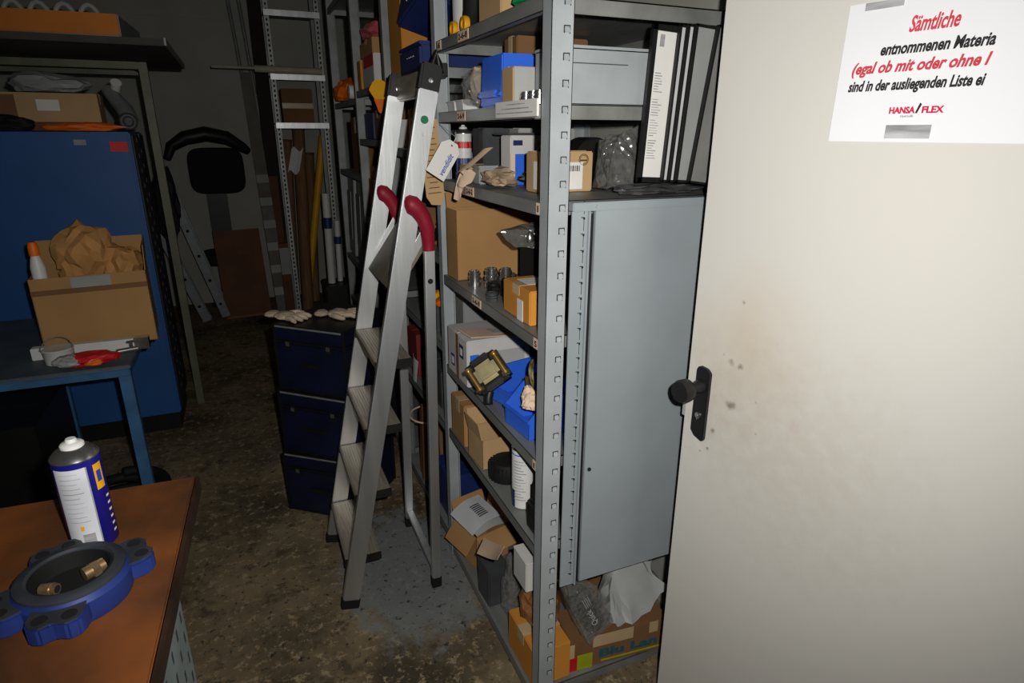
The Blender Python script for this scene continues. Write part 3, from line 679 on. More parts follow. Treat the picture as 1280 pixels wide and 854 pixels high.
for i, (x, y, r, h, mm, lb, hx) in enumerate(((.635, 1.785, .02, .05, steelb, 'low silver ring fitting farthest along fourth shelf', False), (.672, 1.735, .022, .065, steelb, 'tall chrome cylinder fitting, left of two, fourth shelf', False), (.705, 1.70, .02, .068, steelb, 'tall chrome cylinder fitting, right of two, fourth shelf', False), (.65, 1.665, .02, .04, blackp, 'black square block fitting in front of chrome cylinders', True), (.69, 1.64, .026, .05, rubber, 'black knurled coupling right of chrome cylinders', False), (.62, 1.60, .018, .025, dgrey, 'small dark hex nut at front of fourth shelf', True), (.745, 1.75, .017, .04, steelb, 'small bright fitting farthest behind black coupling', True), (.80, 1.76, .016, .035, brass, 'small brass tinted fitting at back by black case', True))):
    rings_fit('pipe_fitting', lb, 'fitting', (x, y, LD), r, h, mm, FG, hx)
T = thing('drill_bit_roll', 'black tool with chrome prongs lying behind orange carton', 'tool', (.745, 1.51, LD + .002))
MB().tube([(-.05, .04, .02), (0, 0, .02), (.09, -.05, .022)], .02, 14).build('tool_body', blackp, T)
for k in range(4): MB().tube([(-.02 + .012 * k, .03 - .01 * k, .035), (-.005 + .012 * k, .02 - .01 * k, .065)], .003, 8).build('prong', steelb, T)
carton('orange brown carton with white label at front of fourth shelf', (.66, 1.415, LD), (.09, .17, .088), .0, cardb_o, tape=True, patch=(('l', -.045, -.01, .0, .055, paper), ('t', -.02, .04, -.02, .05, paper)))
# fifth shelf
T = carton('white printed carton with blue squares on fifth shelf', (.70, 1.845, LE), (.22, .20, .158), .0, white_carton, tape=False, patch=(('l', .03, .065, .03, .07, navy_lit), ('l', -.065, -.025, .085, .13, navy_lit), ('l', -.015, .01, .0, .155, cardb_d), ('f', -.06, .09, .02, .115, grey_carton), ('f', -.1, -.07, .06, .11, bluep)))
MB().box((-.03, -.05, .164), (.15, .1, .003), .001, (0, .10, .12)).build('loose_flap', paper_p, T)
MB().box((.01, -.05, .1655), (.05, .05, .001), 0, (0, .10, .12)).build('print', ink_g, T)
for y, z in ((.047, .05), (-.045, .107)): MB().bx(-.1125, -.1115, y - .010, y + .010, z - .012, z + .012, 0).build('symbol', paper, T)
bin_box('blue stacking bin under the brass valve on fifth shelf', (.725, 1.61, LE), (.17, .115, .10), .25, 0, 'blue bins on the fifth shelf')
bin_box('blue stacking bin with cables beside the post on fifth shelf', (.70, 1.415, LE), (.17, .135, .115), .1, 0, 'blue bins on the fifth shelf')
V = thing('valve_block', 'black and brass valve block sticking out of the blue bin', 'valve', (.598, 1.583, .932))
zz = Vector((-.52, -.72, .46)).normalized(); xx = Vector((.72, -.30, .62)); xx = (xx - zz * xx.dot(zz)).normalized(); yy = zz.cross(xx)
V.rotation_euler = Matrix((xx, yy, zz)).transposed().to_euler()
MB().box((0, 0, -.02), (.112, .10, .045), .008).box((.0, 0, -.045), (.085, .075, .02), .004).build('valve_body', mat('blackened_steel', (24, 22, 18), .35, .3, .2, 14), V)
MB().box((0, 0, .012), (.072, .06, .024), .012).box((0, 0, .025), (.05, .034, .010), .005).box((.015, .0, .03), (.03, .02, .004), .002).build('brass_cover', mat('dull_brass', (176, 164, 124), .4, .6, .15, 18), V)
for k in (-.046, .046):
    MB().cone((k, -.03, .008), (k, .03, .008), .009, .009, 16).cone((k, -.038, .008), (k, -.03, .008), .014, .014, 16).cone((k, .03, .008), (k, .038, .008), .014, .014, 16).build('brass_bolt', brass, V)
for k in (-.045, .045): MB().box((.0, k, .0), (.06, .018, .02), .005).build('side_lug', blackp, V)
MB().tube([(-.03, -.045, -.03), (-.045, -.06, -.03), (-.055, -.075, -.028)], [.014, .013, .014], 12).build('lever', blackp, V)
T = thing('cable_ring', 'yellow and black cable loop standing in blue bin by the post', 'cable', (.69, 1.45, LE + .10))
MB().torus((0, 0, .04), .04, .004, (1.35, 0, .7), 30, 8, 1.9, .008, .003).build('cable', mat('striped_cable', (120, 110, 60), .5, 0, .6, 60, dark=(20, 20, 18)), T)
MB().cone((-.03, -.015, .02), (-.035, -.02, .045), .006, .005, 12).build('plug', brass, T)
crumple('pink_rag', 'pale rag stuffed in front of blue bin by the post', 'rag', (.640, 1.37, LE + .078), (.06, .06, .075), paper_p, .45, 2.5, 51, .7)
# sixth shelf
carton('brown cardboard box at far end of the sixth shelf', (.69, 1.89, LF), (.18, .14, .155), 0, cardb, tape=True)
carton('open cardboard box on sixth shelf left of the black cap', (.675, 1.715, LF), (.15, .12, .105), .05, cardb2, opened=.06, flaps=(0, .3, .2, .1))
T = thing('pleated_cap', 'round black pleated cap on the sixth shelf', 'cap', (.665, 1.59, LF))
MB().lathe([(0, 0), (.055, 0), (.06, .01), (.058, .045), (.05, .06), (0, .066)], n=28).build('cap_body', rubber, T)
b = MB()
for k in range(28): a = k * PI / 14; b.box((.058 * math.cos(a), .058 * math.sin(a), .028), (.008, .004, .05), .001, (0, 0, a))
b.build('pleats', rubber, T)
crumple('clear_pouch', 'clear plastic pouch between black cap and white canister', 'bag', (.70, 1.50, LF), (.06, .05, .12), clear, .35, 2.4, 55, .8)
T = can('white canister with blue band on sixth shelf', (.648, 1.43, LF), .034, .222, whitep, 'canister', 'canister', bands=((.172, .176, bluep, 0, 2 * PI), (.004, .06, navy_lit, 3.0, 3.5)))
b = MB()
for k in range(14): b.lathe([(.0344, .03 + k * .0095), (.0344, .033 + k * .0095)], n=8, a0=3.4 + .0, a1=4.5 - .2 * (k % 3))
b.build('small_print', ink_g, T)
T = thing('power_adapter', 'black moulded device beside post on the sixth shelf', 'device', (.64, 1.295, LF))
MB().bx(-.03, .04, -.03, .035, 0, .09, .008).bx(-.02, .03, -.02, .03, .085, .15, .01).build('device_body', blackp, T)
MB().bx(-.032, -.028, -.015, .015, .02, .05, .001).build('socket', darkslot, T)
# bottom shelf
T = carton('open cardboard box with paperwork at far end of bottom shelf', (.685, 1.90, LG), (.15, .15, .135), .25, cardb, opened=.075, flaps=(2.35, .3, 2.5, .2))
MB().sheet(lambda u, v: (-.07 + .14 * u, -.075 + .15 * v, .142 + .012 * math.sin(u * 3) + .02 * v), 8, 8).build('loose_bag', bagw, T)
T2 = thing('paper_slip', 'printed delivery note in grey plastic pouch lying on open box', 'paper', (.665, 1.875, LG + .165), .25)
f_ = lambda u, v: (-.075 + .13 * u, -.07 + .15 * v, .002 + .012 * math.sin(4 * u) + .045 * u + .01 * v)
MB().sheet(f_, 8, 8).build('pouch', mat('grey_paper', (196, 198, 200), .4, 0, .05, 9), T2)
b = MB()
for k in range(7): b.sheet(lambda u, v: Vector(f_(.45 + .3 * u, .25 + .07 * k + .035 * v)) + Vector((0, 0, .0016)), 3, 1, .0003)
b.build('print', ink, T2)
T = thing('grey_unit', 'dark grey rectangular unit standing on bottom shelf', 'device', (.635, 1.655, LG), .05)
MB().bx(-.035, .04, -.05, .05, 0, .145, .004).build('unit_body', dgrey, T)
MB().bx(-.037, .042, -.052, .052, .145, .152, .003).build('unit_lid', dgrey, T)
sheet_tag('price_tag', 'buff paper tag sticking out past bottom shelf boxes', 'tag', ((.585, 1.60, .345), (.575, 1.40, .455), (.54, 1.37, .44), (.545, 1.56, .325)), paper_p, .012)
T = thing('small_white_box', 'small white box on bagged parts over orange carton beside the post', 'box', (.635, 1.345, .357))
MB().bx(-.035, .045, -.045, .045, 0, .10, .003).build('box_body', white_carton, T)
MB().bx(-.0362, .046, -.044, .044, .094, .1015, .002).build('lid', white_carton, T)
crumple('clear_bag', 'clear plastic bag of parts on bottom shelf behind the post', 'bag', (.665, 1.525, LG), (.1, .1, .27), clear, .35, 2.2, 61, .85)
crumple('bagged_parts', 'amber bagged parts between orange carton and small white box', 'bag', (.67, 1.35, LG + .134), (.12, .14, .172), mat('amber_bag', (150, 104, 60), .3, 0, .25, 18), .22, 2.2, 63, .85)
carton('orange cardboard box at front of the bottom shelf by the post', (.665, 1.345, LG), (.12, .19, .13), .0, cardb_o, tape=True, opened=False)
T = carton('taped cardboard box with coloured print low behind the post', (.90, 1.31, LG), (.33, .13, .115), -.1, cardb_d, tape=False, patch=(('f', -.14, -.09, .0, .055, mat('lime_print', (170, 176, 24), .7)), ('f', -.165, -.14, .0, .05, redm), ('f', -.09, .045, .073, .115, tape_m), ('f', .1, .13, .075, .115, tape_m), ('f', -.165, -.15, .05, .1, tape_m)))
text('Blu Lan', .042, TXm(-.07, -.0665, .03), mat('teal_print', (40, 92, 104), .7), T, 0, .002, width=.2)
MB().bx(-.06, .16, -.0662, -.0655, .012, .018, 0).build('print_stripe', mat('lime_print', (170, 176, 24), .7), T)
BT = thing('bagged_bottle', 'dark bottle in shiny clear film lying on taped box', 'bottle', (.815, 1.27, LG + .145), 0, None, rot=(-.10, -.42, .1))
MB().lathe([(0, 0), (.03, 0), (.034, .006), (.034, .12), (.028, .145), (.014, .16), (.014, .185), (0, .186)], n=26).build('bottle_body', mat('glossy_dark_plastic', (34, 36, 38), .2), BT)
MB().hull([(-.05, -.04, -.005), (.045, -.04, -.005), (.045, .035, 0), (-.05, .035, 0), (-.045, -.038, .14), (.05, -.035, .15), (.03, .03, .2), (-.03, .03, .2), (-.02, -.02, .215)], 3, .007, 5).build('film', clear, BT)
text('Quick', .026, Matrix.Translation((.004, -.0345, .03)) @ Matrix.Rotation(-PI / 2, 4, 'Y') @ TX, paper, BT, .2, 0)
b = MB()
for k in range(4): b.bx(-.008 + k * .006, -.005 + k * .006, -.0352, -.034, .105, .14, 0)
b.build('small_label', ink_g, BT)
WBG = MB().hull([(-.09, -.05, .02), (-.06, -.06, .0), (.02, -.06, .005), (.12, -.04, .07), (-.085, -.03, .16), (-.02, -.02, .215), (.04, -.01, .19), (.1, .04, .06), (-.08, .05, .02), (-.05, .05, .17), (.03, .05, .15)], 3, .012, 9).build('white_bag', bagw, None, .5)
tag(WBG, 'white crumpled plastic bag on the taped box under side panel', 'bag', None, (.955, 1.31, LG + .124))
T = can('white plastic canister with wire at right end of bottom shelf', (1.09, 1.445, LG), .045, .27, whitep, 'canister', 'canister')
MB().tube([(-.03, -.045, .22), (-.05, -.05, .19), (-.04, -.05, .15), (-.01, -.05, .13)], .003, 8).build('wire', brass, T)
carton('plain brown carton at back of bottom shelf behind white bag', (.95, 1.60, LG), (.22, .2, .33), 0, cardb_d)

# hanging tags on ladder / shelf edge
T = thing('hang_tag', 'white hang tag with blue handwriting hanging by the ladder', 'tag', (.548, 1.83, 0))
def rect(c, u, v): return [Vector(c) + Vector(u) * a + Vector(v) * b_ for a, b_ in ((-1, -1), (1, -1), (1, .75), (.6, 1), (-.6, 1), (-1, .75))]
T.location = (.545, 1.775, 0)
M_ = Matrix.Translation((0, 0, 1.528)) @ TX @ Matrix.Rotation(math.radians(-33), 4, 'Z')
b = MB(); b.prism([(-.031, -.055), (.031, -.055), (.031, .036), (.014, .055), (-.014, .055), (-.031, .036)], -.0006, .0006, 0, M_); b.build('tag_card', paper, T)
text('vendidit', .022, M_ @ Matrix.Translation((.02, -.046, .001)) @ Matrix.Rotation(PI / 2, 4, 'Z'), ink_b, T, .35, .0003, width=.066)
MB().lathe([(0, 0), (.0028, 0), (.0028, .0006), (0, .0006)], M_ @ Vector((.0, .044, .0006)), 12, (PI / 2, 0, 0)).build('eyelet', darkslot, T)
MB().tube([M_ @ Vector((0, .044, .001)), M_ @ Vector((0, .07, .0)), (.05, .2, 1.625)], .0010, 6).build('tag_string', paper, T)
T = thing('cardboard_tag', 'long buff cardboard tag with printed lines hanging behind the ladder', 'tag', (.543, 1.90, 0))
M_ = Matrix.Translation((0, 0, 1.512)) @ TX @ Matrix.Rotation(math.radians(4), 4, 'Z')
b = MB(); b.prism([(-.028, -.10), (-.014, -.125), (.018, -.13), (.03, -.105), (.03, .125), (-.03, .125)], -.001, .001, 0, M_); b.build('tag_card', cardb2, T)
b = MB()
for k in range(14):
    b.box((0, -.09 + k * .016, .0014), (.042 - .008 * (k % 3), .003, .0004), 0, M=M_)
b.build('print_lines', mat('brown_ink', (120, 76, 52), .8), T)
sheet_tag('paper_slip', 'buff paper tag sticking up at edge of third shelf', 'tag', ((.585, 1.80, 1.484), (.585, 1.67, 1.508), (.60, 1.53, 1.565), (.60, 1.62, 1.552)), paper_p, .006)

# ---------------------------------------------------------------- goods in the second bay
carton('tall cardboard box high in second bay above the blue cases', (.72, 2.615, 1.8), (.2, .2, .42), 0, cardb_o)
for i, (z, lb, rr) in enumerate(((1.8, 'navy plastic case lying flat at top of second bay', 0), (1.885, 'navy plastic case tilted on the flat one, second bay', .0))):
    T = thing('plastic_case', lb, 'case', (.74, 2.33, z), 0, 'navy cases in the second bay', rot=(0, 0, 0) if i == 0 else (-.25, .28, 0))
    if i: T.location = (.73, 2.31, z + .074)
    MB().bx(-.14, .14, -.14, .14, 0, .08 if i == 0 else .15, .008).build('case_body', navy_lit, T)
    MB().bx(-.143, .143, -.143, .143, .078 if i == 0 else .148, .09 if i == 0 else .16, .004).build('lid', navy_lit, T)
    b = MB()
    for k in range(4): b.cone((-.142, -.05 + k * .03, .05), (-.14, -.05 + k * .03, .05), .004, .004, 10)
    b.build('rivets', steelb, T)
carton('small grey white carton with print on second shelf of second bay', (.64, 2.68, 1.54), (.07, .06, .11), 0, white_carton, tape=False, patch=(('l', -.02, .02, .02, .09, paper_p),))
carton('orange carton beside the printed one in second bay', (.72, 2.58, 1.54), (.12, .1, .15), 0, cardb_o)
T = thing('hanging_marker', 'yellow and orange teardrop marker hung from shelf edge', 'marker', (.557, 2.67, 0), -.5)
M_ = Matrix.Translation((0, 0, 1.745)) @ TX @ Matrix.Diagonal((.72, .85, 1, 1))
b = MB(); b.prism([(.055 * math.cos(a) * (1 + .06 * math.cos(6 * a)), .02 + .045 * math.sin(a)) for a in [PI * k / 12 for k in range(13)]] + [(-.04, -.005), (-.02, -.03), (.02, -.03), (.04, -.005)], -.003, .003, 0, M_); b.build('marker_top', yellow, T)
b = MB(); b.prism([(-.032, -.02), (.032, -.02), (.01, -.075), (0, -.085), (-.01, -.075)], -.0045, .0045, 0, M_); b.build('marker_tip', orange, T)
MB().tube([(0, 0, 1.785), (.012, .0, 1.795)], .0015, 6).build('hook', steelb, T)
G2 = 'goods behind the ladder'
crumple('black_bag', 'black plastic bag low behind the ladder rear legs', 'bag', (.72, 2.41, .88), (.16, .15, .16), rubber, .4, 2.2, 81, .7, group=G2)
for i, (y, z, mm, lb) in enumerate(((2.17, 1.035, yellow, 'yellow round cap behind the ladder rear leg'), (2.115, 1.025, orange, 'orange round cap behind the ladder rear leg'))):
    T = thing('round_cap', lb, 'cap', (.622, y, .8805), 0, G2)
    MB().lathe([(0, 0), (.02, 0), (.022, .004), (.02, .02), (0, .024)], (0, 0, z - .88 - .02), 20, (0, -.6, 0)).build('cap_body', mm, T)
    MB().cone((0, 0, 0), (0, 0, z - .885), .008, .008, 10).build('cap_stem', dgrey, T)
carton('grey metal box on shelf behind the ladder rear legs', (.79, 2.14, .88), (.2, .14, .16), 0, greyp, tape=False, name='grey_box')
carton('worn carton with paper scraps in second bay below ladder platform', (.71, 2.36, 1.2), (.2, .24, .14), 0, cardb_d, group=None)
T = thing('wire_bundle', 'black wire bundle trailing over shelf behind ladder platform', 'wire', (.66, 2.15, 1.2))
for k in range(5): MB().tube([(-.02 + .02 * k, .08, .02), (-.03 + .015 * k, .02, .07 - .01 * k), (-.03, -.03 + .01 * k, .05 + .01 * k), (-.02 + .01 * k, -.06, .012)], .006, 8).build('wire', rubber, T)
sheet_tag('white_label', 'white tag with dark marks hanging behind ladder rear leg', 'tag', ((.588, 2.49, .575), (.588, 2.43, .575), (.588, 2.38, .69), (.588, 2.46, .70)), paper, .006)
T = thing('wood_offcuts', 'bundle of wooden offcuts tied with string in second bay', 'wood', (.665, 2.47, .092))
for k, (x, y) in enumerate(((0, 0), (.05, .02), (-.04, .03), (.02, .07), (-.05, -.04))): MB().bar((x, y, 0), (x * .8, y * .8, .42 - .05 * (k % 3)), .035, .03, .002).build('batten', wood_d, T)
MB().torus((0, .01, .3), .1, .004, (0, 0, 0), 24, 6).build('string', paper_p, T)
carton('navy plastic crate on second bay bottom shelf', (.72, 2.20, .08), (.2, .2, .2), 0, navy_lit, tape=False, name='plastic_crate')
carton('dark tool carton on lower shelf of second bay', (.73, 2.3, .56), (.22, .3, .16), 0, dgrey, tape=False, name='tool_case')
carton('red and grey carton behind the ladder, lower shelf', (.72, 2.6, .56), (.2, .16, .2), 0, mat('dark_red_carton', (128, 40, 40), .7), tape=False)
# third and farthest bay
carton('plain cardboard box under pink wrapped parcel, third bay', (.72, 3.22, 1.94), (.2, .3, .07), 0, cardb)
crumple('pink_parcel', 'pink film wrapped parcel at top of third bay', 'parcel', (.70, 3.2, 2.012), (.2, .32, .1), pink, .25, 1.8, 91, .7)
carton('black tilted carton above pink parcel in third bay', (.72, 3.1, 2.28), (.22, .4, .12), 0, dgrey, tape=False)
carton('shelf riser box of wood under the cardboard in third bay', (.785, 3.22, 1.8), (.2, .3, .138), 0, cardb_d, tape=False)
carton('tan box at left of red and white carton, third bay', (.64, 3.36, 1.8), (.07, .09, .135), 0, cardb_o, tape=False)
T = carton('red and white printed carton in third bay', (.64, 3.12, 1.8), (.07, .26, .135), 0, white_carton, tape=False, patch=(('l', -.13, .1, .085, .135, redm),))
T = thing('white_roll', 'white roll lying across top shelf of farthest bay', 'roll', (.75, 3.62, 1.77))
MB().lathe([(.012, -.16), (.035, -.16), (.035, .16), (.012, .16), (.012, -.16)], (0, 0, .036), 24, (0, PI / 2, 0)).build('roll_body', whitep, T)
MB().lathe([(.008, -.163), (.014, -.163), (.014, .163), (.008, .163), (.008, -.163)], (0, 0, .036), 16, (0, PI / 2, 0)).build('roll_core', cardb, T)
crumple('orange_bundle', 'orange yellow bundle hanging over top of farthest bay', 'bundle', (.64, 3.95, 1.77), (.16, .3, .16), orange, .4, 1.8, 95, .6)
carton('blue carton with white cord in third bay', (.68, 3.27, 1.57), (.12, .22, .12), 0, navy_lit, tape=False)
carton('brown carton beside the blue one in third bay', (.68, 3.06, 1.57), (.12, .12, .13), 0, cardb_d)
carton('mustard carton standing on middle shelf of third bay', (.675, 3.25, 1.17), (.1, .32, .2), 0, cardb_o, patch=(('l', -.02, .04, .03, .16, cardb_d),))
carton('small orange carton on mustard carton, third bay', (.675, 3.25, 1.375), (.1, .2, .06), 0, cardb_o)
crumple('tangled_straps', 'tangled grey straps spilling from middle of third bay', 'straps', (.64, 3.2, .9), (.16, .4, .2), mat('grey_strap', (120, 112, 96), .8, 0, .3, 20), .6, 2.8, 97, .6)
crumple('dark_rags', 'dark rag heap on lower shelf of third bay', 'rags', (.68, 3.15, .55), (.2, .4, .22), mat('dark_rag', (60, 54, 48), .9, 0, .3, 16), .5, 2.4, 98, .6)
for i, (y, lb) in enumerate(((3.66, 'grey board standing in farthest bay, right of two'), (3.98, 'grey board standing in farthest bay, left of two'))):
    T = thing('grey_board', lb, 'board', (.63, y, .852), 0, 'grey boards in the farthest bay')
    MB().bar((0, .12, 0), (.02, .1, .5), .03, .22, .003).build('board_panel', greyp, T)
    MB().bar((-.017, .12, .1), (-.01, .105, .4), .004, .12, .001).build('board_mark', greydark, T)
carton('brown open carton with white paper inside farthest bay low', (.72, 3.85, .552), (.16, .3, .19), .0, cardb_d, opened=.055, flaps=(.2, .3, .3, .2), patch=(('l', -.1, .1, .0, .12, paper),))
carton('brown slatted carton on top shelf of farthest bay', (.74, 3.8, 1.38), (.2, .3, .3), 0, cardb_d)
carton('dim carton at top of the farthest bay', (.74, 3.85, 2.3), (.24, .4, .2), 0, cardb_d)

# ---------------------------------------------------------------- back of the aisle
RK = thing('storage_rack', 'tall perforated steel rack with rungs at end of aisle', 'rack', (.5, 5.55, 0))
for x in (-.17, .2):
    b = MB().bx(x - .018, x + .018, -.012, .012, 0, 2.75, .002).mark(1); d = b; z = .1
    while z < 2.7: d.bx(x - .006, x + .006, -.0135, -.011, z, z + .018, 0); z += .036
    b.build('upright', (mat('pale_rack_steel', (176, 178, 172), .5, .3, .15, 14), darkslot), RK)
    MB().bx(x - .018, x + .018, .25, .274, 0, 2.75, .002).build('upright', greydark, RK)
for z in (2.47, 2.02, 1.66):
    MB().bx(-.19, .22, -.03, .28, z, z + .012, .002).build('shelf_plate', greydark, RK)
    MB().bx(-.19, .22, -.035, -.03, z - .03, z + .012, .001).build('shelf_rail', alu, RK)
T = thing('cardboard_parcel', 'brown parcel on the tall rack below the upper rail', 'parcel', (.5, 5.7, 1.674))
MB().box((0, 0, .13), (.24, .16, .26), .004).build('parcel_body', cardb_d, T); MB().bx(-.12, .12, -.0812, -.08, .11, .15, 0).build('tape', tape_m, T)
T = thing('wooden_pole', 'long pale wooden pole lying across the rack shelf', 'pole', (.3, 5.525, 2.056))
MB().tube([(-.4, -.02, .01), (-.1, -.02, .01)], .011, 12).build('pole_tip', mat('pale_wood', (178, 172, 148), .7, 0, .1, 10), T)
MB().tube([(-.1, -.02, .006), (.4, -.02, .0)], .026, 14).build('pole_shaft', mat('pale_wood', (178, 172, 148), .7, 0, .1, 10), T)
for i, (x, y, h, lb) in enumerate(((.405, 6.06, 1.52, 'brown cardboard tube leaning behind rack, left of three'), (.515, 5.96, 1.62, 'brown cardboard tube leaning behind rack, middle of three'), (.61, 6.27, 1.4, 'brown cardboard tube leaning behind rack, right of three'))):
    T = thing('cardboard_tube', lb, 'tube', (x - .08, y, .006), 0, 'cardboard tubes'); 
    MB().tube([(0, 0, 0), (.09, .12, h)], .052, 18).build('tube_body', wood_d, T)
    MB().tube([(.0895, .1194, h - .01), (.0905, .1207, h + .012)], .054, 18).build('tube_cap', brownboard, T)
T = thing('orange_pole', 'orange yellow pole leaning at the end of the aisle', 'pole', (.44, 6.1, .01))
MB().tube([(0, 0, 0), (.3, .06, 1.56)], .034, 14).build('pole_shaft', yellow, T); MB().tube([(-.002, 0, 0), (.012, .002, .06)], .037, 14).build('pole_foot', orange, T)
T = thing('torn_paper', 'pale torn paper sheet stuck on cardboard tubes', 'paper', (.44, 6.000, 1.36))
MB().sheet(lambda u, v: (-.05 + .1 * u + .05 * v, -.02 * v + .005 * math.sin(9 * u), -.1 + .2 * v + .02 * math.sin(7 * u)), 10, 10).build('sheet', paper, T)
for i, (x, y, z, h) in enumerate(((.585, 5.15, .425, .72), (.66, 5.2, .425, .5))):
    T = thing('white_tube', ('taller' if i == 0 else 'shorter') + ' white plastic tube standing at right end of aisle', 'tube', (x, y, z), 0, 'white tubes')
    MB().tube([(0, 0, 0), (.012, 0, h)], .03 - .008 * i, 16).build('tube_body', whitep, T)
    MB().tube([(.0075, 0, h * .62), (.0095, 0, h * .74)], .034 - .008 * i, 16).build('blue_band', navy_lit, T)
T = thing('dark_crate', 'dark crate carrying white tubes at end of the aisle', 'crate', (.68, 5.2, 0))
b = MB().bx(-.15, .2, -.15, .15, 0, .4, .004).bx(-.155, .205, -.155, .155, .39, .42, .003); b.build('crate_body', blackp, T)
MB().bx(-.156, -.15, -.08, .08, .28, .32, .002).build('hand_slot', darkslot, T)
carton('pale grey box leaning between plank and rack at aisle end', (.285, 5.885, .0), (.10, .08, .66), 0, brownboard, tape=False, patch=(('f', -.05, .05, .38, .62, greyp),))
T = thing('plank', 'long taped grey plank leaning left of the rack', 'plank', (.215, 5.97, .008))
MB().bar((0, 0, 0), (-.06, .52, 2.1), .1, .03, .002).build('plank_board', mat('grey_wood', (120, 116, 104), .8, 0, .15, 6), T)
for k in range(6):
    z = .15 + k * .2; MB().bar((-.06 * z / 2.1, .52 * z / 2.1 - .002, z), (-.06 * (z + .07) / 2.1, .52 * (z + .07) / 2.1 - .002, z + .07), .103, .033, .001).build('tape_band', greyp, T)
T = thing('plank', 'tall dark wooden plank leaning left of rack against back wall', 'plank', (.27, 6.34, .008))
MB().bar((0, 0, 0), (.03, .2, 2.9), .12, .04, .002).build('plank_board', mat('blackened_wood', (44, 38, 32), .8, 0, .2, 6), T); MB().bar((.0, -.001, .3), (.0, .062, 1.2), .09, .042, .001).build('plank_patch', brownboard, T)
for i, (x0, x1) in enumerate(((.10, -.03), (.13, .02))):
    T = thing('steel_pipe', ('left' if i == 0 else 'right') + ' of two thin dark pipes leaning on back wall', 'pipe', (x0 + .16 + .04 * i, 6.42 , .004), 0, 'thin pipes')
    MB().tube([(0, 0, 0), (x1 - x0 - .06, .14, 2.9)], .016, 10).build('pipe_body', greydark, T); MB().tube([(0, 0, 0), (-.002, .001, .03)], .02, 10).build('pipe_cap', blackp, T)
T = thing('brown_panel', 'brown board leaning on the chair at back wall', 'board', (-.08, 5.9, .008))
MB().bar((.0, 0, 0), (-.02, .12, .77), .38, .018, .002).build('board_sheet', brownboard, T); MB().bar((0, -.002, .0), (-.0005, .001, .02), .384, .022, .001).build('edge_strip', cardb_d, T)
CH = thing('office_chair', 'black office chair with hooped arms against the back wall', 'chair', (-.19, 6.33, 0))
MB().soft((0, -.0, 1.27), (.46, .1, .40), (0, 0, 0), .45).build('backrest', chairfab, CH)
MB().tube([(-.37, -.12, 1.38), (-.33, -.08, 1.48), (-.22, -.03, 1.55), (-.05, 0, 1.585), (.12, -.03, 1.55), (.24, -.08, 1.47), (.28, -.12, 1.44)], [.03, .045, .06, .065, .06, .045, .03], 14).build('arm_hoop', blackp, CH)
MB().box((-.03, .02, .85), (.17, .04, .56), .015).build('back_bar', blackp, CH)
MB().soft((0, -.03, .5), (.48, .4, .13), (0, 0, 0), .5).build('seat', chairfab, CH)
MB().cone((0, 0, .1), (0, 0, .46), .03, .025, 16).build('column', blackp, CH)
for k in range(5):
    a = k * 2 * PI / 5 + .3; lg = MB().bar((0, 0, .1), (.2 * math.cos(a), .17 * math.sin(a), .07), .04, .03, .005, (0, 0, 1)).build('leg', blackp, CH)
    MB().lathe([(0, -.012), (.025, -.012), (.025, .012), (0, .012)], (.2 * math.cos(a), .17 * math.sin(a), .026), 16, (PI / 2, 0, a)).build('caster', rubber, lg)
def old_ladder(label, p0, p1, dy, n):
    T = thing('leaning_ladder', label, 'ladder', p0, 0, 'ladders leaning at the back'); v = Vector(p1) - Vector(p0); mt = mat('dim_ladder_aluminium', (136, 142, 142), .5, .4, .12, 14)
    for y in (0, dy):
        h = MB().bar((0, y, .01), tuple(v + Vector((0, y, 0))), .07, .025, .002).mark(1)
        for k in range(n): q = v * ((k + .6) / n); h.lathe([(0, 0), (.013, 0), (.013, .002), (0, .002)], (q.x, y - .0125, q.z), 14, (PI / 2, 0, 0))
        h.build('stringer', (mt, darkslot), T)
        
    for k in range(n): q = v * ((k + .6) / n); MB().bar((q.x, .0, q.z), (q.x, dy, q.z), .03, .03, .003, (0, 0, 1)).build('rung', mt, T)
    return T
old_ladder('aluminium ladder leaning left at the back, nearer the chair', (-.27, 5.87, .03), (-.60, 5.87, 1.33), .14, 6)
old_ladder('aluminium ladder leaning left at the back, nearer the blue cabinet', (-.42, 5.78, .03), (-.72, 5.78, 1.0), .0 + .06, 4)
T = thing('added_cover', 'added dark cover hanging from rack to darken the posts behind the blue cabinet', 'added_cover', (-.46, 4.56, .95))  # dark shape added only to darken the area around the rack posts
MB().blob((0, 0, .2), (.16, .16, .5), .3, 1.8, 5, 7).build('cover_body', rubber, T); MB().tube([(0, -.03, .4), (.0, -.06, .97), (-.01, -.10, 1.003), (-.02, -.135, 1.003)], .006, 8).build('hook', greydark, T)

# ---------------------------------------------------------------- left side
BC = thing('metal_cabinet', 'tall blue steel cabinet with red sticker on the left', 'cabinet', (-.908, 3.85, 0))
MB().bx(-.435, .435, -.2, .23, .1, 1.6, .006).build('cabinet_body', bluecab, BC)
MB().bx(-.43, .425, -.19, .22, 0, .1, .003).build('plinth', blackp, BC)
MB().bx(-.42, .424, -.212, -.2, .115, 1.585, .004).build('door', bluecab, BC)
MB().bx(.345, .42, -.2135, -.2115, 1.51, 1.555, 0).build('red_sticker', mat('red_label', (220, 26, 22), .5), BC)
MB().bx(.2, .25, -.2135, -.2115, 1.54, 1.565, 0).build('name_plate', greydark, BC)
b = MB()
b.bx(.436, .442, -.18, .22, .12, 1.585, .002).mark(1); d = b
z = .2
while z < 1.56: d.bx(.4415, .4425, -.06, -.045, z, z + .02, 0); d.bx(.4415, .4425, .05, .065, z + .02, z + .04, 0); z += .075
b.build('side_sheet', (mat('dark_navy_paint', (24, 34, 52), .5), greydark), BC)
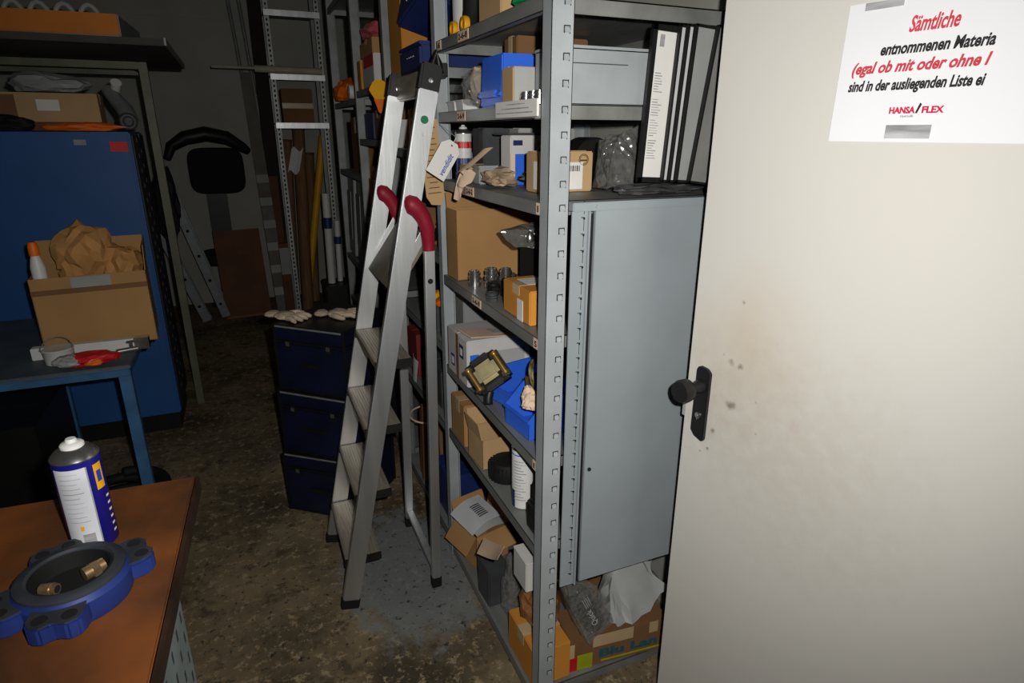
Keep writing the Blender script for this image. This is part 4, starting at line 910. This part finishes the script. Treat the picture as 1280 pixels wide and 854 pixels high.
# rack behind the cabinet
FR = thing('pipe_rack', 'olive grey frame rack around the blue cabinet', 'rack', (-.9, 4.0, 0))
for (x, y) in ((.5, 0), (.458, .42), (-.5, 0), (-.5, .42)): MB().bx(x - .02, x + .02, y - .02, y + .02, 0, 1.945, .003).build('upright', olive, FR)
for y in (0, .42): MB().bx(-.48, .48 - .1 * y, y - .02, y + .02, 1.91, 1.945, .003).build('crossbar', olive, FR)
MB().bx(.445, .48, .021, .399, 1.915, 1.945, .003).build('crossbar', olive, FR)
T = thing('plank', 'dark wide plank lying on top of the olive rack', 'plank', (-.7, 3.85, 1.948), .0)
MB().bx(-.6, .47, -.6, .52, 0, .028, .003).build('plank_board', mat('dark_shelf_board', (64, 62, 56), .7, 0, .15, 5), T); MB().bx(.470, .478, -.6, .52, .002, .032, .001).build('edge_strip', greyp, T)
T = thing('drawer_crate', 'orange fronted grey crate on plank over the cabinet', 'crate', (-.70, 3.5, 1.9785), -.04)
b = MB(); t = .008; b.bx(-.3, .32, -.2, .3, 0, t, .002).bx(.31, .32, -.2, .3, 0, .085, .002).bx(-.3, -.29, -.2, .3, 0, .085, .002).bx(-.3, .32, .29, .3, 0, .085, .002); b.build('crate_body', greydark, T)
MB().bx(-.3, .318, -.212, -.2, .004, .086, .003).build('orange_front', mat('rust_orange_panel', (190, 108, 22), .6, 0, .08, 5), T)
b = MB()
for k in range(6): b.tube([(-.25 + k * .09 + .04 * math.cos(q * PI / 8 + PI), -.1, .05 + .08 * math.sin(q * PI / 8)) for q in range(9)], .010, 8)
b.build('cable_loops', greyp, T)
# things on top of the cabinet
carton('printed brown carton on top of the blue cabinet', (-.83, 3.85, 1.605), (.46, .2, .17), .04, cardb2, patch=(('f', -.02, .07, .09, .14, paper), ('f', -.22, -.1, .04, .16, cardb_d), ('f', -.23, .23, .0, .04, brownboard)))
crumple('grey_bag', 'grey plastic bag on the carton over the blue cabinet', 'bag', (-.80, 3.86, 1.78), (.36, .16, .12), greyp, .25, 1.6, 13, .6)
T = thing('power_tool', 'grey power tool leaning at right of cabinet top', 'tool', (-.515, 3.84, 1.604))
MB().tube([(.05, -.08, .03), (.02, -.02, .1), (-.05, .05, .2)], [.035, .04, .03], 14).build('tool_body', greydark, T)
MB().torus((.035, -.1, .045), .03, .012, (PI / 2, 0, .2), 24, 10).build('tool_ring', dgrey, T); MB().tube([(-.02, .06, .18), (.0, .0, .23)], [.02, .025], 12).build('tool_grip', whitep, T)
T = thing('folded_vest', 'orange folded safety cloth on front of the blue cabinet top', 'cloth', (-.66, 3.69, 1.602))
MB().blob((0, 0, .018), (.34, .1, .05), .3, 2.6, 5, 14, .65).build('cloth', orange, T)
crumple('black_cloth', 'black cloth lump on blue cabinet top at far left', 'cloth', (-.945, 3.685, 1.602), (.2, .09, .09), rubber, .3, 2, 15, .6)
# blue bench with box
BN = thing('work_bench', 'blue steel bench frame carrying the open cardboard box', 'bench', (-.9, 2.93, 0))
MB().bx(-.42, .435, -.43, .43, .745, .775, .004).build('frame_rail', bluebench, BN)
MB().bx(-.42, .44, -.432, .43, .775, .788, .003).build('bench_top', mat('bench_grey_top', (84, 96, 104), .6, 0, .15, 8), BN)
for (x, y) in ((-.4, -.412), (-.4, .41), (.415, -.412), (.0, .41)):
    if 1: MB().bx(x - .02, x + .02, y - .018, y + .018, 0, .75, .003).build('leg', bluebench, BN)
T = carton('open cardboard box of kraft paper on the blue bench', (-.60, 2.92, .79), (.38, .30, .29), .1, cardb, opened=.1, flaps=(0, .05, 0, .06), patch=(('f', -.06, .07, .245, .285, greyp), ('f', -.19, .19, .225, .245, cardb_d)))
MB().blob((-.02, .03, .35), (.22, .2, .24), .35, 1.6, 5, 17).blob((.1, .04, .29), (.16, .18, .2), .35, 1.7, 5, 18).blob((-.05, .03, .26), (.13, .16, .2), .3, 1.7, 5, 19).build('kraft_filling', kraft, T)
T = thing('small_bottle', 'white bottle with orange cap standing inside the open box', 'bottle', (-.743, 2.795, .797))
MB().lathe([(0, 0), (.022, 0), (.024, .004), (.024, .32), (.018, .35), (.012, .37), (0, .37)], n=24).build('bottle_body', whitep, T); MB().lathe([(.017, .365), (.017, .4), (.012, .415), (0, .416)], n=20).build('bottle_cap', orange, T)
T = thing('aluminium_profile', 'white aluminium profile lying across blue bench before the box', 'profile', (-.60, 2.70, .789), 0)
MB().bx(-.2, .185, -.018, .018, 0, .045, .002).build('profile_bar', whitep, T); MB().bx(.135, .185, -.0195, .0195, -.0, .0465, .001).build('end_clamp', steelb, T)
T = thing('plastic_tub', 'white round tub with wire handle on the blue bench', 'tub', (-.70, 2.628, .79))
MB().lathe([(0, 0), (.045, 0), (.05, .05), (.052, .052), (.048, .055), (0, .052)], n=30).build('tub_body', whitep, T)
MB().tube([(.05 * math.cos(a), .05 * math.sin(a) * .9 - .02, .055 + .035 * math.sin(a)) for a in [PI * k / 12 for k in range(13)]], .002, 6).build('wire_handle', greydark, T)
T = thing('red_package', 'red blister package with white print at edge of blue bench', 'package', (-.595, 2.55, .789), .06)
b = MB(); b.blob((0, 0, .025), (.2, .09, .06), .25, 1.8, 5, 19, .7); b.build('package_body', redm, T)
MB().blob((-.06, -.015, .03), (.1, .08, .045), .2, 2, 4, 20, .7).build('printed_part', ink_g, T); MB().blob((.02, -.03, .018), (.06, .04, .03), .2, 2, 4, 24, .7).build('orange_part', orange, T)
T = thing('steel_fitting', 'small steel valve fitting at right end of bench top', 'fitting', (-.475, 2.615, .792), .3)
MB().cone((-.04, 0, .02), (.03, 0, .02), .01, .01, 14).cone((.01, 0, .02), (.01, 0, .045), .006, .006, 12).build('fitting_body', steelb, T); MB().box((.01, 0, .05), (.03, .012, .008), .003).build('fitting_lever', dgrey, T)
T = thing('cable_reel', 'dark cable heap on floor under the blue bench', 'cable', (-.62, 2.75, 0))
MB().torus((0, 0, .05), .13, .022, (.1, .1, 0), 28, 10, 3.3, .035, .02).build('cable', rubber, T); MB().blob((.02, .03, .05), (.14, .12, .1), .3, 2, 4, 25, .8).build('cable_cover', greydark, T)
carton('dark storage case in the shadow under the blue bench', (-1.05, 3.0, 0.002), (.36, .5, .5), 0, blackp, tape=False, name='storage_case')
# wooden table in the foreground
WT = thing('work_table', 'brown stained wooden work table in the left foreground', 'table', (-.722, .742, 0), -.05)
tabm = mat('stained_table_wood', (128, 72, 30), .6, 0, .3, 4, .08, 60, (1.2, 1, 1), dark=(54, 38, 24))
MB().bx(-.5, .54, -.53, .526, .918, .95, .004).build('table_top', tabm, WT)
MB().bx(.538, .546, -.53, .528, .915, .948, .002).build('edge_strip', mat('dark_edge_iron', (60, 40, 26), .6, .2, .3, 14), WT)
legm = mat('pale_perforated_steel', (150, 162, 162), .5, .2, .1, 10)
for y in (.32, -.45):
    b = MB().bx(.505, .51, y - .24, y + .03, 0, .916, .001).bx(.42, .51, y + .026, y + .03, 0, .916, .001); b.mark(1); d = b; z = .05
    while z < .9:
        for k in (-.21, -.15, -.09, -.04, .005): d.bx(.5095, .5108, y + k - .004, y + k + .004, z, z + .022, 0)
        z += .045
    b.build('leg', (legm, dgrey), WT)
    MB().bx(-.47, -.465, y - .1, y + .03, 0, .916, .001).build('leg', legm, WT)
    
# can on the table; turned so that the print faces the aisle
CN = can('blue and white lubricant spray can on the wooden table', (-.298, 1.072, .951), .0335, .192, mat('can_blue', (30, 26, 130), .3, .2, .05, 8))
b_ = MB().lathe([(.0337, .012), (.0337, .152)], n=24, a0=-2.45, a1=-1.05); b_.build('white_print', mat('can_white', (214, 216, 222), .35), CN)
MB().lathe([(.0339, .105), (.0339, .15)], n=10, a0=-.72, a1=-.25).build('yellow_shield', yellow, CN)
MB().lathe([(.0341, .118), (.0341, .138)], n=8, a0=-.62, a1=-.36).build('shield_mark', ink_b, CN)
MB().lathe([(.0338, .012), (.0338, .152)], n=3, a0=-1.05, a1=-.99).build('silver_stripe', greyp, CN)
d = MB()
for k in range(11): d.lathe([(.0339, .058 + k * .0085), (.0339, .0595 + k * .0085)], n=10, a0=-2.2, a1=-1.3 - .1 * (k % 3))
d.lathe([(.0339, .016), (.0339, .036)], n=8, a0=-1.75, a1=-1.25)
d.build('small_print', ink_g, CN)
MB().lathe([(.0339, .043), (.0339, .051)], n=4, a0=-1.78, a1=-1.62).build('hazard_mark', yellow, CN)
d = MB()
for k in range(6): d.lathe([(.0339, .02 + k * .013), (.0339, .024 + k * .013)], n=4, a0=-.35 , a1=-.12)
d.build('side_print', paper, CN)
# blue valve ring
VR = thing('valve_ring', 'blue cast iron butterfly valve ring with lugs on the table', 'valve', (-.298, .93, .951), 0)
cast = mat('blue_cast_iron', (32, 52, 118), .5, .1, .15, 14); worn = mat('worn_iron_face', (60, 64, 70), .55, .3, .2, 18)
MB().lathe([(.053, 0), (.072, 0), (.075, .01), (.075, .034), (.068, .042), (.053, .042), (.053, 0)], n=48).build('ring_body', cast, VR)
MB().lathe([(.052, .0415), (.069, .0415), (.069, .046), (.064, .049), (.055, .049), (.052, .046), (.052, .0415)], n=48).build('ring_face', worn, VR)
MB().lathe([(.0, .012), (.05, .014), (.0525, .02), (.0525, .044), (.049, .046), (.047, .02), (0, .018)], n=40).build('liner', rubber, VR)
for a in (.42, -1.6, 2.0, 3.56):
    lg = MB(); ca = math.cos(a); sa = math.sin(a)
    M_ = Matrix.Rotation(a, 4, 'Z')
    poly = [(.062, -.034), (.085, -.036), (.098, -.03), (.104, -.016), (.098, -.003), (.098, .003), (.104, .016), (.098, .03), (.085, .036), (.062, .034)]
    lg.prism(poly, .008, .036, .003, M_); lo3 = lg.build('lug', cast, VR)
    MB().prism([(p[0] * .985 + .001, p[1] * .93) for p in poly], .0355, .0375, 0, M_).build('lug_face', worn, lo3)
    h = MB()
    for y in (-.017, .017): q = M_ @ Vector((.087, y, 0)); h.lathe([(0, .037), (.0095, .037), (.0095, .0382), (0, .0382)], (q.x, q.y, 0), 20)
    h.build('lug_hole', darkslot, lo3)
for i, (x, y, s) in enumerate(((-.272, .938, 1), (-.322, .913, .8))):
    T = thing('brass_nipple', ('larger' if i == 0 else 'smaller') + ' worn brass fitting lying inside the blue valve ring', 'fitting', (x, y, .9735), .6 - i, None)
    MB().cone((-.014 * s, 0, .012), (.014 * s, 0, .013), .010 * s, .010 * s, 18).cone((-.004 * s, 0, .012), (.006 * s, 0, .0125), .0125 * s, .0125 * s, 6).build('nipple_body', mat('worn_brass', (190, 160, 120), .35, .8, .15, 25), T)
    MB().cone((.014 * s, 0, .013), (.0146 * s, 0, .013), .007 * s, .007 * s, 14).build('bore', darkslot, T)
